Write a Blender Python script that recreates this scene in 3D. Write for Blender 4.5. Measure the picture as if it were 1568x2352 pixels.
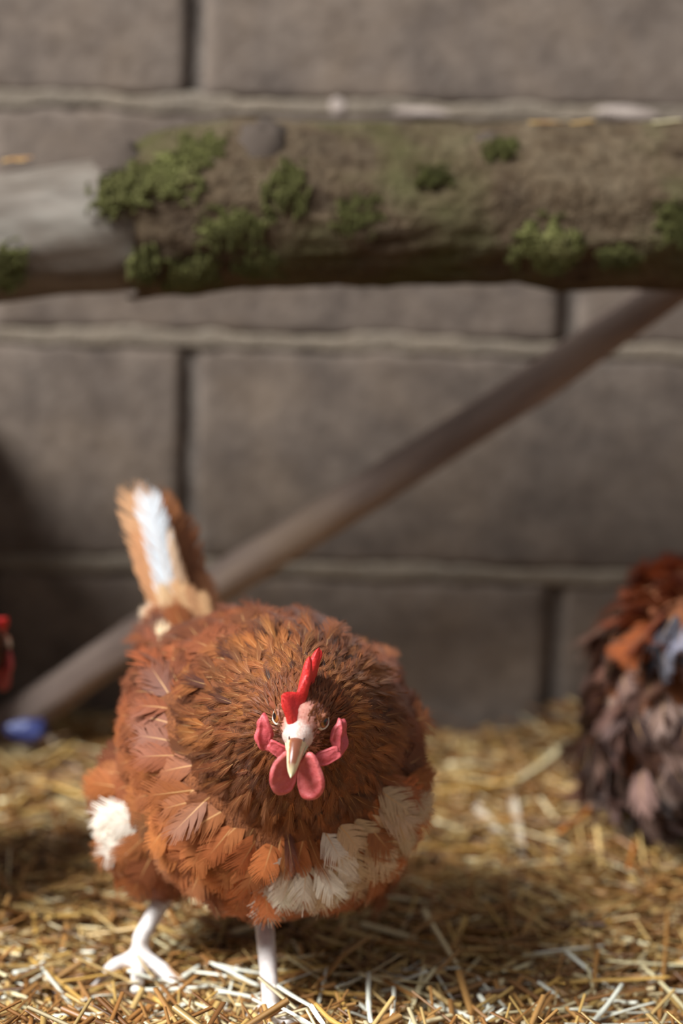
import bpy, bmesh, math, random
import numpy as np
from mathutils import Vector, Matrix, noise
from mathutils.bvhtree import BVHTree

for o in list(bpy.data.objects):
    bpy.data.objects.remove(o, do_unlink=True)
scene = bpy.context.scene
COL = scene.collection
rng = np.random.default_rng(7)
random.seed(7)

# ------------------------------------------------------------------ camera
FPX = 5553.0                      # focal length in pixels of the 1568 px wide frame
CAM = Vector((0.0, 0.0, 0.57))
TILT, ROLL = math.radians(10.0), math.radians(1.6)
FWD = Vector((0, math.cos(TILT), -math.sin(TILT)))
UP0 = Vector((0, math.sin(TILT), math.cos(TILT)))
XR = Vector((1, 0, 0))
RIGHT = XR * math.cos(ROLL) + UP0 * math.sin(ROLL)
UPV = UP0 * math.cos(ROLL) - XR * math.sin(ROLL)
cd = bpy.data.cameras.new('camera')
cam = bpy.data.objects.new('camera', cd)
COL.objects.link(cam)
cam.matrix_world = Matrix((
    (RIGHT.x, UPV.x, -FWD.x, CAM.x),
    (RIGHT.y, UPV.y, -FWD.y, CAM.y),
    (RIGHT.z, UPV.z, -FWD.z, CAM.z),
    (0, 0, 0, 1)))
cd.sensor_fit = 'HORIZONTAL'
cd.sensor_width = 24.0
cd.lens = FPX * 24.0 / 1568.0
cd.dof.use_dof = True
cd.dof.focus_distance = 1.372
cd.dof.aperture_fstop = 3.3
cd.clip_start = 0.05
scene.camera = cam

def at(px, py, Y):
    d = FWD + RIGHT * ((px - 784) / FPX) + UPV * ((1176 - py) / FPX)
    return CAM + d * (Y / d.y)

def atz(px, py, z):
    d = FWD + RIGHT * ((px - 784) / FPX) + UPV * ((1176 - py) / FPX)
    return CAM + d * ((z - CAM.z) / d.z)

# ------------------------------------------------------------------ light
w = bpy.data.worlds.new('world')
scene.world = w
w.use_nodes = True
bg = w.node_tree.nodes['Background']
bg.inputs[0].default_value = (0.92, 0.93, 1.0, 1)
bg.inputs[1].default_value = 0.30

def area(name, loc, target, sx, sy, power, col):
    l = bpy.data.lights.new(name, 'AREA')
    l.shape = 'RECTANGLE'; l.size = sx; l.size_y = sy
    l.energy = power; l.color = col
    o = bpy.data.objects.new(name, l)
    COL.objects.link(o)
    o.location = loc
    o.rotation_euler = (Vector(target) - Vector(loc)).to_track_quat('-Z', 'Y').to_euler()
    return o
area('window_daylight', (-3.20, -0.45, 4.00), (0.0, 1.60, 0.25), 2.0, 2.0, 620, (0.95, 0.98, 1.0))

vs = scene.view_settings
vs.view_transform = 'Standard'
vs.look = 'None'
vs.exposure = 0.15
vs.gamma = 1.0
vs.use_curve_mapping = False

# ------------------------------------------------------------------ helpers
def lin(r, g, b):
    f = lambda c: (c / 255 / 12.92) if c <= 10.3 else ((c / 255 + 0.055) / 1.055) ** 2.4
    return (f(r), f(g), f(b), 1.0)

def linv(c):
    return np.array(lin(*c)[:3])

class NT:
    def __init__(self, name):
        self.m = bpy.data.materials.new(name)
        self.m.use_nodes = True
        self.t = self.m.node_tree
        self.t.nodes.clear()
        self.out = self.n('ShaderNodeOutputMaterial')
        self.b = self.n('ShaderNodeBsdfPrincipled')
        self.l(self.b.outputs[0], self.out.inputs[0])
    def n(self, typ, **kw):
        nd = self.t.nodes.new(typ)
        for k, v in kw.items():
            setattr(nd, k, v)
        return nd
    def l(self, a, b):
        self.t.links.new(a, b)
    def coord(self):
        return self.n('ShaderNodeTexCoord').outputs['Object']
    def noise(self, vec, scale, detail=4, rough=0.55, scl=None):
        if scl:
            mp = self.n('ShaderNodeMapping')
            mp.inputs['Scale'].default_value = scl
            self.l(vec, mp.inputs[0]); vec = mp.outputs[0]
        nd = self.n('ShaderNodeTexNoise')
        nd.inputs['Scale'].default_value = scale
        nd.inputs['Detail'].default_value = detail
        nd.inputs['Roughness'].default_value = rough
        self.l(vec, nd.inputs['Vector'])
        return nd.outputs[0]
    def ramp(self, fac, stops):
        r = self.n('ShaderNodeValToRGB')
        e = r.color_ramp.elements
        while len(e) < len(stops):
            e.new(0.5)
        for q, (p, c) in zip(e, stops):
            q.position = p; q.color = c
        self.l(fac, r.inputs[0])
        return r.outputs[0]
    def mix(self, fac, a, b, typ='MIX'):
        m = self.n('ShaderNodeMix', data_type='RGBA', blend_type=typ)
        for s, v in ((0, fac), (6, a), (7, b)):
            if hasattr(v, 'links'):
                self.l(v, m.inputs[s])
            else:
                m.inputs[s].default_value = v
        return m.outputs[2]
    def math(self, op, a, b=0.0, clamp=False):
        m = self.n('ShaderNodeMath', operation=op, use_clamp=clamp)
        for s, v in ((0, a), (1, b)):
            if hasattr(v, 'links'):
                self.l(v, m.inputs[s])
            else:
                m.inputs[s].default_value = v
        return m.outputs[0]
    def bump(self, h, strength=0.5, dist=0.002):
        b = self.n('ShaderNodeBump')
        b.inputs['Strength'].default_value = strength
        b.inputs['Distance'].default_value = dist
        self.l(h, b.inputs['Height'])
        self.l(b.outputs[0], self.b.inputs['Normal'])
    def set(self, **kw):
        for k, v in kw.items():
            i = self.b.inputs[k.replace('_', ' ')]
            if hasattr(v, 'links'):
                self.l(v, i)
            else:
                i.default_value = v
        return self.m

def simple(name, c, rough=0.6, **kw):
    t = NT(name)
    t.set(Base_Color=lin(*c), Roughness=rough, **kw)
    return t.m

def mkmesh(name, verts, faces, mat=None, smooth=True):
    me = bpy.data.meshes.new(name)
    me.from_pydata([tuple(v) for v in verts], [], [tuple(f) for f in faces])
    me.update()
    if smooth:
        me.polygons.foreach_set('use_smooth', [True] * len(me.polygons))
    if mat:
        me.materials.append(mat)
    return me

def bigmesh(name, V, F, mat, smooth=True, attrs=None):
    """V (n,3), F (m,4) quads; attrs {name: (type, array)} on points"""
    me = bpy.data.meshes.new(name)
    n, m = len(V), len(F)
    me.vertices.add(n)
    me.vertices.foreach_set('co', np.asarray(V, np.float32).ravel())
    me.loops.add(m * 4)
    me.polygons.add(m)
    me.loops.foreach_set('vertex_index', np.asarray(F, np.int32).ravel())
    me.polygons.foreach_set('loop_start', np.arange(0, m * 4, 4, dtype=np.int32))
    me.polygons.foreach_set('loop_total', np.full(m, 4, np.int32))
    if attrs:
        for k, (ty, arr) in attrs.items():
            a = me.attributes.new(k, ty, 'POINT')
            if ty == 'FLOAT_COLOR':
                a.data.foreach_set('color', np.asarray(arr, np.float32).ravel())
            else:
                a.data.foreach_set('vector', np.asarray(arr, np.float32).ravel())
    me.update(calc_edges=True)
    me.validate()
    if smooth:
        me.polygons.foreach_set('use_smooth', np.ones(len(me.polygons), dtype=bool))
    me.materials.append(mat)
    return me

def link(name, me, parent=None, loc=None, mw=None):
    o = bpy.data.objects.new(name, me)
    COL.objects.link(o)
    if parent:
        o.parent = parent
    if loc is not None:
        o.location = loc
    if mw is not None:
        o.matrix_local = mw
    return o

def tag(o, label=None, cat=None, group=None, kind=None):
    for k, v in (('label', label), ('category', cat), ('group', group), ('kind', kind)):
        if v:
            o[k] = v
    return o

def bm_mesh(name, bm, mat, smooth=True):
    me = bpy.data.meshes.new(name)
    bm.to_mesh(me); bm.free()
    if smooth:
        me.polygons.foreach_set('use_smooth', [True] * len(me.polygons))
    me.materials.append(mat)
    return me

def fbm(p, s, o=4):
    return noise.fractal(Vector(p) * s, 1.0, 2.0, o)

def sstep(a, b, x):
    t = min(1, max(0, (x - a) / (b - a)))
    return t * t * (3 - 2 * t)

# ------------------------------------------------------------------ materials of the setting
def mat_block():
    t = NT('concrete_block')
    c = t.coord()
    oi = t.n('ShaderNodeObjectInfo')
    va = t.n('ShaderNodeVectorMath', operation='ADD')
    t.l(c, va.inputs[0]); t.l(oi.outputs['Location'], va.inputs[1])
    v = va.outputs[0]
    n1 = t.noise(v, 12, 5, 0.6)
    n2 = t.noise(v, 120, 4, 0.7)
    n3 = t.noise(v, 26, 4, 0.62)
    a = t.ramp(n1, [(0.3, lin(86, 74, 64)), (0.5, lin(105, 89, 75)), (0.72, lin(124, 103, 81))])
    b = t.ramp(n2, [(0.32, lin(58, 50, 46)), (0.5, lin(103, 91, 83)), (0.72, lin(130, 118, 108))])
    col = t.mix(0.45, a, b)
    b3 = t.ramp(n3, [(0.36, lin(66, 57, 51)), (0.64, lin(126, 112, 99))])
    col = t.mix(0.35, col, b3)
    rs = t.math('MULTIPLY_ADD', oi.outputs['Random'], 0.16)
    t.t.nodes[-1].inputs[2].default_value = 0.90
    hs = t.n('ShaderNodeHueSaturation')
    t.l(rs, hs.inputs['Value']); t.l(col, hs.inputs['Color'])
    t.set(Base_Color=hs.outputs[0], Roughness=0.95)
    h = t.math('ADD', n2, n3)
    t.bump(h, 0.5, 0.003)
    return t.m

def mat_mortar(name, c0, c1):
    t = NT(name)
    v = t.n('ShaderNodeNewGeometry').outputs['Position']
    n1 = t.noise(v, 18, 4)
    n2 = t.noise(v, 160, 3, 0.7)
    col = t.mix(0.25, t.ramp(n1, [(0.3, lin(*c0)), (0.7, lin(*c1))]),
                t.ramp(n2, [(0.35, lin(90, 80, 70)), (0.65, lin(170, 160, 145))]))
    t.set(Base_Color=col, Roughness=0.95)
    t.bump(n2, 0.8, 0.003)
    return t.m

# ------------------------------------------------------------------ wall of concrete blocks
WY = 2.045
MB, MJ = mat_block(), mat_mortar('mortar', (102, 90, 76), (124, 109, 91))
MBACK = mat_mortar('mortar_recess', (84, 74, 68), (104, 92, 84))

def grid_box(nx, nz, sx, sy, sz, amp, seed):
    """front face gridded and slightly uneven, with rounded arrises"""
    bm = bmesh.new()
    vs = {}
    for j in range(nz + 1):
        for i in range(nx + 1):
            x = (i / nx - 0.5) * sx; z = (j / nz - 0.5) * sz
            e = min(sx / 2 - abs(x), sz / 2 - abs(z))
            y = -sy + (0.001 * (1 - min(1, e / 0.006)) ** 2)
            y += amp * noise.noise(Vector((x * 25 + seed, z * 25, seed)))
            chip = noise.noise(Vector((x * 60, z * 60 + seed, 3)))
            if e < 0.008 and chip > 0.15:
                y += 0.004 * chip
            vs[i, j] = bm.verts.new((x, y, z))
    for j in range(nz):
        for i in range(nx):
            bm.faces.new((vs[i, j], vs[i + 1, j], vs[i + 1, j + 1], vs[i, j + 1]))
    rim = [vs[i, 0] for i in range(nx + 1)] + [vs[nx, j] for j in range(1, nz + 1)] + \
          [vs[i, nz] for i in range(nx - 1, -1, -1)] + [vs[0, j] for j in range(nz - 1, 0, -1)]
    back = [bm.verts.new((v.co.x, 0, v.co.z)) for v in rim]
    k = len(rim)
    for a in range(k):
        b = (a + 1) % k
        bm.faces.new((rim[b], rim[a], back[a], back[b]))
    bm.faces.new(back)
    bmesh.ops.recalc_face_normals(bm, faces=bm.faces)
    return bm

bm = bmesh.new()
bmesh.ops.create_cube(bm, size=1)
bmesh.ops.scale(bm, vec=(4.4, 0.10, 1.9), verts=bm.verts)
bmesh.ops.translate(bm, vec=(0, WY + 0.05 + 0.007, 0.75), verts=bm.verts)
wall = tag(link('wall_back', bm_mesh('wall_back', bm, MBACK, False)), kind='structure')
wall['label'] = 'unplastered wall of grey concrete blocks behind the hens'
blk = [bm_mesh('concrete_block', grid_box(50, 20, 0.481, 0.007, 0.187, 0.0012, 3.1 * k), MB) for k in range(3)]
# bed joints through the pixels seen in the photograph
zj = at(600, 785, WY).z
x_a = at(430, 900, WY).x
x_b = at(1300, 700, WY).x
k = 0
for row in range(-4, 5):
    z0 = zj + row * 0.197
    if z0 < -0.2 or z0 > 1.5:
        continue
    xo = x_b if row % 2 == 0 else x_a
    for c in range(-4, 5):
        xc = xo + 0.25 + c * 0.495
        if abs(xc) > 2.0:
            continue
        o = link('concrete_block', blk[k % 3], wall, (xc, WY + 0.007, z0 + 0.0985))
        k += 1
# lighter mortar squeezed out along every bed joint
for row in range(-3, 5):
    z0 = zj + row * 0.197
    if z0 < -0.1 or z0 > 1.5:
        continue
    V, F = [], []
    N, M = 400, 8
    for i in range(N + 1):
        x = -2.1 + 4.2 * i / N
        up = 0.009 + 0.005 * fbm((x, row, 0), 9) + 0.003 * fbm((x, row, 5), 40)
        dn = 0.008 + 0.004 * fbm((x, row, 9), 11) + 0.003 * fbm((x, row, 7), 45)
        for j in range(M + 1):
            t = j / M
            z = z0 - dn + (up + dn) * t
            y = WY - 0.0002 - 0.0012 * math.sin(math.pi * t) ** 0.6 + 0.0012 * fbm((x, z, row), 55)
            if j in (0, M):
                y = WY + 0.004
            V.append((x, y, z))
    for i in range(N):
        for j in range(M):
            a = i * (M + 1) + j
            F.append((a, a + M + 1, a + M + 2, a + 1))
    link('bed_joint', mkmesh('bed_joint', V, F, MJ), wall)

# a few blobs of mortar left on the wall
MJL = mat_mortar('mortar_pale', (146, 130, 120), (170, 154, 144))
def lump(px, py, r, sx=1, sz=1):
    bm = bmesh.new()
    bmesh.ops.create_icosphere(bm, subdivisions=3, radius=r)
    for v in bm.verts:
        v.co *= 1 + 0.3 * noise.noise(v.co * 90)
        v.co.x *= sx; v.co.z *= sz; v.co.y *= 0.45
    p = at(px, py, WY)
    link('mortar_lump', bm_mesh('mortar_lump', bm, MJL), wall, (p.x, WY, p.z))
lump(775, 246, 0.008)
lump(1440, 262, 0.012, 2.4, 0.55)
lump(960, 258, 0.009, 3.0, 0.5)

# ------------------------------------------------------------------ floor and straw bedding
def ground(x, y):
    h = 0.004 * math.sin(x * 17 + 1) * math.cos(y * 13)
    h += 0.045 * math.exp(-((x - 0.30) / 0.16) ** 2) * sstep(1.75, 2.04, y)
    h += 0.018 * math.exp(-((x + 0.22) / 0.10) ** 2) * sstep(1.8, 2.0, y)
    h += 0.022 * (1 - sstep(1.30, 1.42, y))
    h += 0.008 * noise.noise(Vector((x * 9, y * 9, 2)))
    return h

def mat_floor():
    t = NT('trodden_litter')
    v = t.n('ShaderNodeNewGeometry').outputs['Position']
    n1 = t.noise(v, 60, 5, 0.7)
    n2 = t.noise(v, 8, 3)
    col = t.mix(0.4, t.ramp(n1, [(0.3, lin(70, 48, 26)), (0.7, lin(150, 112, 66))]),
                t.ramp(n2, [(0.3, lin(90, 64, 38)), (0.7, lin(150, 118, 74))]))
    t.set(Base_Color=col, Roughness=0.95)
    t.bump(n1, 0.8, 0.006)
    return t.m

xs = np.linspace(-1.9, 1.9, 150); ys = np.linspace(0.3, 2.06, 90)
V = [(x, y, ground(x, y) - 0.012) for y in ys for x in xs]
F = [(j * 150 + i, j * 150 + i + 1, (j + 1) * 150 + i + 1, (j + 1) * 150 + i) for j in range(89) for i in range(149)]
floor = tag(link('floor', mkmesh('floor', V, F, mat_floor())), kind='structure')
floor['label'] = 'littered barn floor under the straw'

def mat_straw(name, attr=True):
    t = NT(name)
    if attr:
        a = t.n('ShaderNodeAttribute', attribute_name='Col').outputs[0]
    else:
        a = t.n('ShaderNodeObjectInfo').outputs['Color']
    v = t.n('ShaderNodeAttribute', attribute_name='fuv').outputs['Vector']
    n = t.noise(v, 6.0, 3, 0.6, (14, 1.0, 1))
    col = t.mix(0.55, a, t.ramp(n, [(0.3, (0.45, 0.40, 0.34, 1)), (0.7, (1.15, 1.15, 1.15, 1))]), 'MULTIPLY')
    t.set(Base_Color=col, Roughness=0.42)
    t.b.inputs['Specular IOR Level'].default_value = 0.55
    return t.m
MS, MSO = mat_straw('straw'), mat_straw('straw_stalk', False)

STRAW_COLS = [(208, 174, 112), (182, 136, 78), (154, 106, 56), (230, 210, 164), (116, 76, 38), (202, 164, 94), (170, 122, 68)]

def straw_stuff():
    N = 58000
    # visible part of the floor gets most of it
    x = np.concatenate([rng.uniform(-0.42, 0.42, 46000), rng.uniform(-1.2, 1.2, N - 46000)])
    y = np.concatenate([rng.uniform(1.22, 2.04, 46000), rng.uniform(0.85, 2.04, N - 46000)])
    L = rng.gamma(4, 0.014, N) + 0.014
    L = np.minimum(L, 0.12)
    Wd = rng.uniform(0.0004, 0.0015, N) * rng.choice([0.8, 1.0, 1.35], N)
    yaw = rng.uniform(0, 2 * np.pi, N)
    # around the wall stalks lie mostly along it
    pit = rng.normal(0, 0.16, N)
    bend = rng.normal(0, 0.08, N)
    z = np.array([ground(a, b) for a, b in zip(x, y)]) + rng.uniform(-0.010, 0.007, N)
    d = np.stack([np.cos(yaw) * np.cos(pit), np.sin(yaw) * np.cos(pit), np.sin(pit)], 1)
    s = np.stack([-np.sin(yaw), np.cos(yaw), np.zeros(N)], 1)
    u = np.cross(d, s)
    hx = np.abs(d[:, 1]) * L / 2
    y = np.minimum(y, 2.035 - hx)
    flat = np.where(rng.random(N) < 0.45, 0.25, 0.8)
    c = np.stack([x, y, z], 1)
    V = np.zeros((N, 3, 4, 3)); FU = np.zeros((N, 3, 4, 3))
    ring = [(-1, -1), (1, -1), (1, 1), (-1, 1)]
    for i, t in enumerate((-0.5, 0.0, 0.5)):
        p = c + d * (L * t)[:, None] + s * (bend * L * (0.25 - t * t) * 2)[:, None]
        for j, (a, b) in enumerate(ring):
            V[:, i, j] = p + s * (a * Wd)[:, None] + u * (b * Wd * flat)[:, None]
            FU[:, i, j] = np.stack([np.full(N, j * 0.25) + rng.random(N) * 20, L * t * 40 + rng.random(N) * 7, np.zeros(N)], 1)
    base = np.arange(N)[:, None] * 12
    f = []
    for i in range(2):
        for j in range(4):
            f.append([i * 4 + j, i * 4 + (j + 1) % 4, (i + 1) * 4 + (j + 1) % 4, (i + 1) * 4 + j])
    F = (base[:, :, None] + np.array(f)[None]).reshape(-1, 4)
    pal = np.array([linv(c) for c in STRAW_COLS])
    cc = pal[rng.choice(len(pal), N, p=[.18, .2, .2, .1, .12, .1, .1])] * rng.uniform(0.65, 1.2, N)[:, None]
    C = np.ones((N, 12, 4)); C[:, :, :3] = cc[:, None]
    me = bigmesh('straw_bedding', V.reshape(-1, 3), F, MS, False,
                 {'Col': ('FLOAT_COLOR', C.reshape(-1, 4)), 'fuv': ('FLOAT_VECTOR', FU.reshape(-1, 3))})
    o = tag(link('straw_bedding', me), 'loose golden straw bedding spread over the barn floor', 'straw', kind='stuff')
straw_stuff()

# single stalks: shared meshes, unit length along X
def stalk_mesh(kind, seed):
    r = random.Random(seed)
    V, F, U = [], [], []
    n = 10
    if kind == 'tube':
        m = 8
        for i in range(n + 1):
            t = i / n
            k = 1.25 if abs(t - 0.62) < 0.06 else 1.0
            cy = 0.02 * math.sin(t * 3 + seed); cz = 0.015 * math.sin(t * 4.2 + seed)
            for j in range(m):
                a = 2 * math.pi * j / m
                V.append((t - 0.5, cy + 0.5 * 0.05 * k * math.cos(a), cz + 0.5 * 0.05 * k * math.sin(a) * 0.8))
                U.append((j / m + seed, t * 3, 0))
        for i in range(n):
            for j in range(m):
                F.append((i * m + j, i * m + (j + 1) % m, (i + 1) * m + (j + 1) % m, (i + 1) * m + j))
        me_r = [(n * m + j) for j in range(m)]
        F.append(tuple(range(m - 1, -1, -1))); F.append(tuple(me_r))
    else:   # split, flattened stalk: a shallow trough with torn ends
        m = 4
        for side in (0, 1):
            for i in range(n + 1):
                t = i / n
                tear = 1.0 - 0.55 * max(0, (t - 0.88) / 0.12) - 0.4 * max(0, (0.1 - t) / 0.1)
                cy = 0.03 * math.sin(t * 2.5 + seed); cz = 0.02 * math.sin(t * 3.6 + seed * 2)
                for j in range(m + 1):
                    q = j / m - 0.5
                    V.append((t - 0.5 + (0.02 * math.sin(j * 2.1 + seed) if i in (0, n) else 0),
                              cy + q * 0.07 * tear, cz + q * q * 0.08 + (0.006 if side else 0)))
                    U.append((q * 0.8 + seed, t * 3, 0))
        S = (n + 1) * (m + 1)
        for i in range(n):
            for j in range(m):
                a = i * (m + 1) + j
                F.append((a, a + 1, a + m + 2, a + m + 1))
                F.append((S + a, S + a + m + 1, S + a + m + 2, S + a + 1))
            for j in (0, m):
                a = i * (m + 1) + j
                F.append((a, a + m + 1, S + a + m + 1, S + a))
        for i in (0, n):
            for j in range(m):
                a = i * (m + 1) + j
                F.append((a, a + 1, S + a + 1, S + a))
    me = mkmesh('straw_stalk', V, F, MSO)
    a = me.attributes.new('fuv', 'FLOAT_VECTOR', 'POINT')
    a.data.foreach_set('vector', np.array(U, np.float32).ravel())
    bm = bmesh.new(); bm.from_mesh(me); bmesh.ops.recalc_face_normals(bm, faces=bm.faces); bm.to_mesh(me); bm.free()
    return me
STALKS = [stalk_mesh('tube', 1), stalk_mesh('tube', 2.3), stalk_mesh('tube', 4.1),
          stalk_mesh('split', 1.7), stalk_mesh('split', 3.2), stalk_mesh('split', 5.0)]

def stalk(a, b, width, col, mi, label=None, group=None, roll=0.0):
    a, b = Vector(a), Vector(b)
    d = b - a
    L = d.length
    x = d / L
    y = Vector((0, 0, 1)).cross(x)
    if y.length < 1e-3:
        y = Vector((0, 1, 0))
    y.normalize()
    z = x.cross(y)
    if roll:
        q = Matrix.Rotation(roll, 3, x)
        y, z = q @ y, q @ z
    o = link('straw_stalk', STALKS[mi])
    s = width / (0.05 if mi < 3 else 0.07)
    mid = (a + b) / 2
    o.matrix_world = Matrix(((x.x * L, y.x * s, z.x * s, mid.x), (x.y * L, y.y * s, z.y * s, mid.y),
                             (x.z * L, y.z * s, z.z * s, mid.z), (0, 0, 0, 1)))
    o.color = lin(*col)
    if label is None:
        tone = {PALE: 'whitish', CREAM: 'cream', GOLD: 'golden', TAN: 'brown', GREY: 'dull greyish'}[col]
        kind = 'round' if mi < 3 else 'split flattened'
        label = '%s %s straw stalk lying loose on top of the bedding' % (tone, kind)
        group = '%s %s straw stalks' % (tone, kind)
    tag(o, label, 'straw', group)
    return o

def gpt(px, py, dz=0.0):
    """point of the bedding seen at a pixel"""
    p = atz(px, py, 0.0)
    for _ in range(6):
        p = atz(px, py, ground(p.x, p.y) + dz)
    return p

PALE = (244, 244, 226); CREAM = (236, 222, 176); GOLD = (212, 168, 88); TAN = (178, 128, 70); ORANGE = (190, 110, 34); GREY = (206, 190, 168)
HERO = [  # pixel ends, height above the bedding, width, colour, mesh
    ((588, 2236), (735, 2328), 0.030, 0.0042, PALE, 3), ((720, 2310), (800, 2362), 0.026, 0.0036, GOLD, 1),
    ((712, 2310), (748, 2356), 0.026, 0.0032, PALE, 4), ((480, 2215), (600, 2262), 0.018, 0.0032, PALE, 0),
    ((842, 2238), (856, 2350), 0.020, 0.0030, PALE, 1), ((900, 2270), (901, 2352), 0.020, 0.0026, PALE, 0),
    ((826, 2232), (990, 2296), 0.016, 0.0034, CREAM, 2), ((970, 2218), (950, 2320), 0.020, 0.0030, CREAM, 3),
    ((776, 2268), (850, 2236), 0.018, 0.0026, PALE, 3), ((1090, 2325), (1060, 2350), 0.012, 0.0030, GOLD, 0),
    ((986, 2300), (1080, 2342), 0.014, 0.0038, PALE, 2), ((1310, 2320), (1490, 2327), 0.018, 0.0020, PALE, 1),
    ((1355, 2178), (1470, 2212), 0.010, 0.0036, CREAM, 1), ((1376, 2180), (1368, 2275), 0.014, 0.0030, TAN, 4),
    ((1528, 2100), (1518, 2340), 0.016, 0.0028, TAN, 0), ((1410, 2140), (1530, 2190), 0.010, 0.0040, CREAM, 2),
    ((1168, 1832), (1210, 1978), 0.012, 0.0064, GREY, 3), ((1092, 1850), (1150, 1910), 0.012, 0.0062, GREY, 4),
    ((1065, 1980), (1190, 1984), 0.008, 0.0040, CREAM, 0), ((1290, 1915), (1385, 1820), 0.020, 0.0044, ORANGE, 1),
    ((1440, 1990), (1470, 1890), 0.020, 0.0034, ORANGE, 2), ((1150, 2030), (1190, 2160), 0.012, 0.0036, TAN, 0),
    ((1185, 2040), (1225, 2150), 0.012, 0.0034, TAN, 2), ((900, 2090), (1060, 2100), 0.010, 0.0050, TAN, 1),
    ((0, 2195), (52, 2206), 0.010, 0.0050, PALE, 3), ((180, 2308), (280, 2290), 0.012, 0.0060, PALE, 4),
    ((66, 2205), (200, 2300), 0.014, 0.0026, GOLD, 0), ((280, 2300), (450, 2348), 0.012, 0.0024, CREAM, 1),
    ((0, 2276), (70, 2325), 0.012, 0.0034, CREAM, 3), ((72, 2090), (98, 2180), 0.010, 0.0034, GOLD, 1),
    ((480, 2320), (478, 2356), 0.014, 0.0030, CREAM, 2), ((440, 2122), (640, 2116), 0.006, 0.0052, CREAM, 3),
    ((368, 2150), (440, 2195), 0.010, 0.0040, CREAM, 4), ((380, 2205), (500, 2165), 0.010, 0.0036, GOLD, 2),
    ((110, 1695), (190, 1775), 0.012, 0.0052, GREY, 1), ((0, 1845), (160, 1835), 0.008, 0.0050, CREAM, 0),
    ((180, 2040), (270, 2055), 0.008, 0.0034, CREAM, 1), ((60, 2095), (170, 2080), 0.010, 0.0032, GOLD, 0),
    ((1180, 1790), (1330, 1700), 0.014, 0.0050, CREAM, 2), ((1030, 1760), (1150, 1755), 0.010, 0.0046, CREAM, 0),
    ((1370, 2110), (1568, 1990), 0.012, 0.0030, TAN, 1), ((650, 2160), (800, 2120), 0.008, 0.0040, GOLD, 0),
    ((640, 2230), (760, 2225), 0.010, 0.0034, GOLD, 2), ((950, 2140), (1120, 2060), 0.012, 0.0036, TAN, 4),
    ((1060, 2160), (1240, 2170), 0.010, 0.0036, TAN, 0), ((1160, 2235), (1215, 2215), 0.016, 0.0036, CREAM, 3)]
for (a, b, dz, wd, c, mi) in HERO:
    far = ORANGE is c
    stalk(gpt(a[0], a[1], dz), gpt(b[0], b[1], dz * 0.75), wd, c, mi,
          'thin orange-brown stalk rising from the straw beside the ragged hen' if far else None,
          'orange stalks beside the ragged hen' if far else None, roll=random.uniform(-.4, .4))
rr = random.Random(11)
for i in range(235):
    if i < 165:
        px, py = rr.uniform(-40, 1600), 2352 - abs(rr.gauss(0, 90))
    else:
        px, py = rr.uniform(-40, 1600), rr.uniform(1790, 2250)
    p = gpt(px, py, rr.uniform(0.004, 0.016))
    L = rr.uniform(0.02, 0.075)
    yaw = rr.uniform(0, math.pi); pt = rr.gauss(0, 0.25)
    d = Vector((math.cos(yaw), math.sin(yaw), math.tan(pt) * 0.7)).normalized() * L / 2
    c = rr.choice([PALE, PALE, PALE, CREAM, CREAM, GOLD, TAN] if py > 2180 else [CREAM, GOLD, TAN, TAN, GOLD])
    stalk(p - d, p + d, rr.uniform(0.0016, 0.0036), c, rr.randrange(6), roll=rr.uniform(-.6, .6))

# ------------------------------------------------------------------ perch log
LY = 1.80
def mat_wood_log():
    t = NT('peeled_log')
    c = t.coord()
    n1 = t.noise(c, 16, 5, 0.6, (0.6, 1, 1))
    n2 = t.noise(c, 60, 4, 0.6, (0.25, 1, 1))
    col = t.mix(0.5, t.ramp(n1, [(0.3, lin(72, 59, 47)), (0.5, lin(102, 91, 80)), (0.72, lin(130, 126, 116))]),
                t.ramp(n2, [(0.35, lin(66, 55, 43)), (0.6, lin(118, 109, 98))]))
    t.set(Base_Color=col, Roughness=0.8)
    t.bump(n2, 0.5, 0.003)
    return t.m
def mat_bark():
    t = NT('bark')
    c = t.coord()
    n1 = t.noise(c, 22, 5, 0.62)
    n2 = t.noise(c, 90, 4, 0.65)
    n3 = t.noise(c, 11, 3, 0.5)
    col = t.ramp(n1, [(0.28, lin(70, 50, 32)), (0.48, lin(110, 88, 62)), (0.68, lin(144, 124, 98))])
    col = t.mix(0.3, col, t.ramp(n2, [(0.35, lin(50, 38, 28)), (0.65, lin(150, 134, 110))]))
    col = t.mix(t.ramp(n3, [(0.52, (0, 0, 0, 1)), (0.66, (0.6, 0.6, 0.6, 1))]), col, lin(84, 88, 34))
    t.set(Base_Color=col, Roughness=0.92)
    t.bump(t.math('ADD', n1, n2), 1.0, 0.006)
    return t.m
def mat_moss():
    t = NT('moss')
    c = t.coord()
    n1 = t.noise(c, 30, 4, 0.6)
    n2 = t.noise(c, 240, 3, 0.7)
    col = t.mix(0.4, t.ramp(n1, [(0.3, lin(84, 74, 36)), (0.55, lin(108, 106, 54)), (0.75, lin(150, 140, 92))]),
                t.ramp(n2, [(0.3, lin(58, 60, 24)), (0.7, lin(146, 148, 86))]))
    t.set(Base_Color=col, Roughness=1.0)
    t.bump(n2, 1.0, 0.006)
    return t.m
MW_, MBK, MMO = mat_wood_log(), mat_bark(), mat_moss()
KNOT = simple('knot_wood', (66, 54, 44), 0.9)

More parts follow.
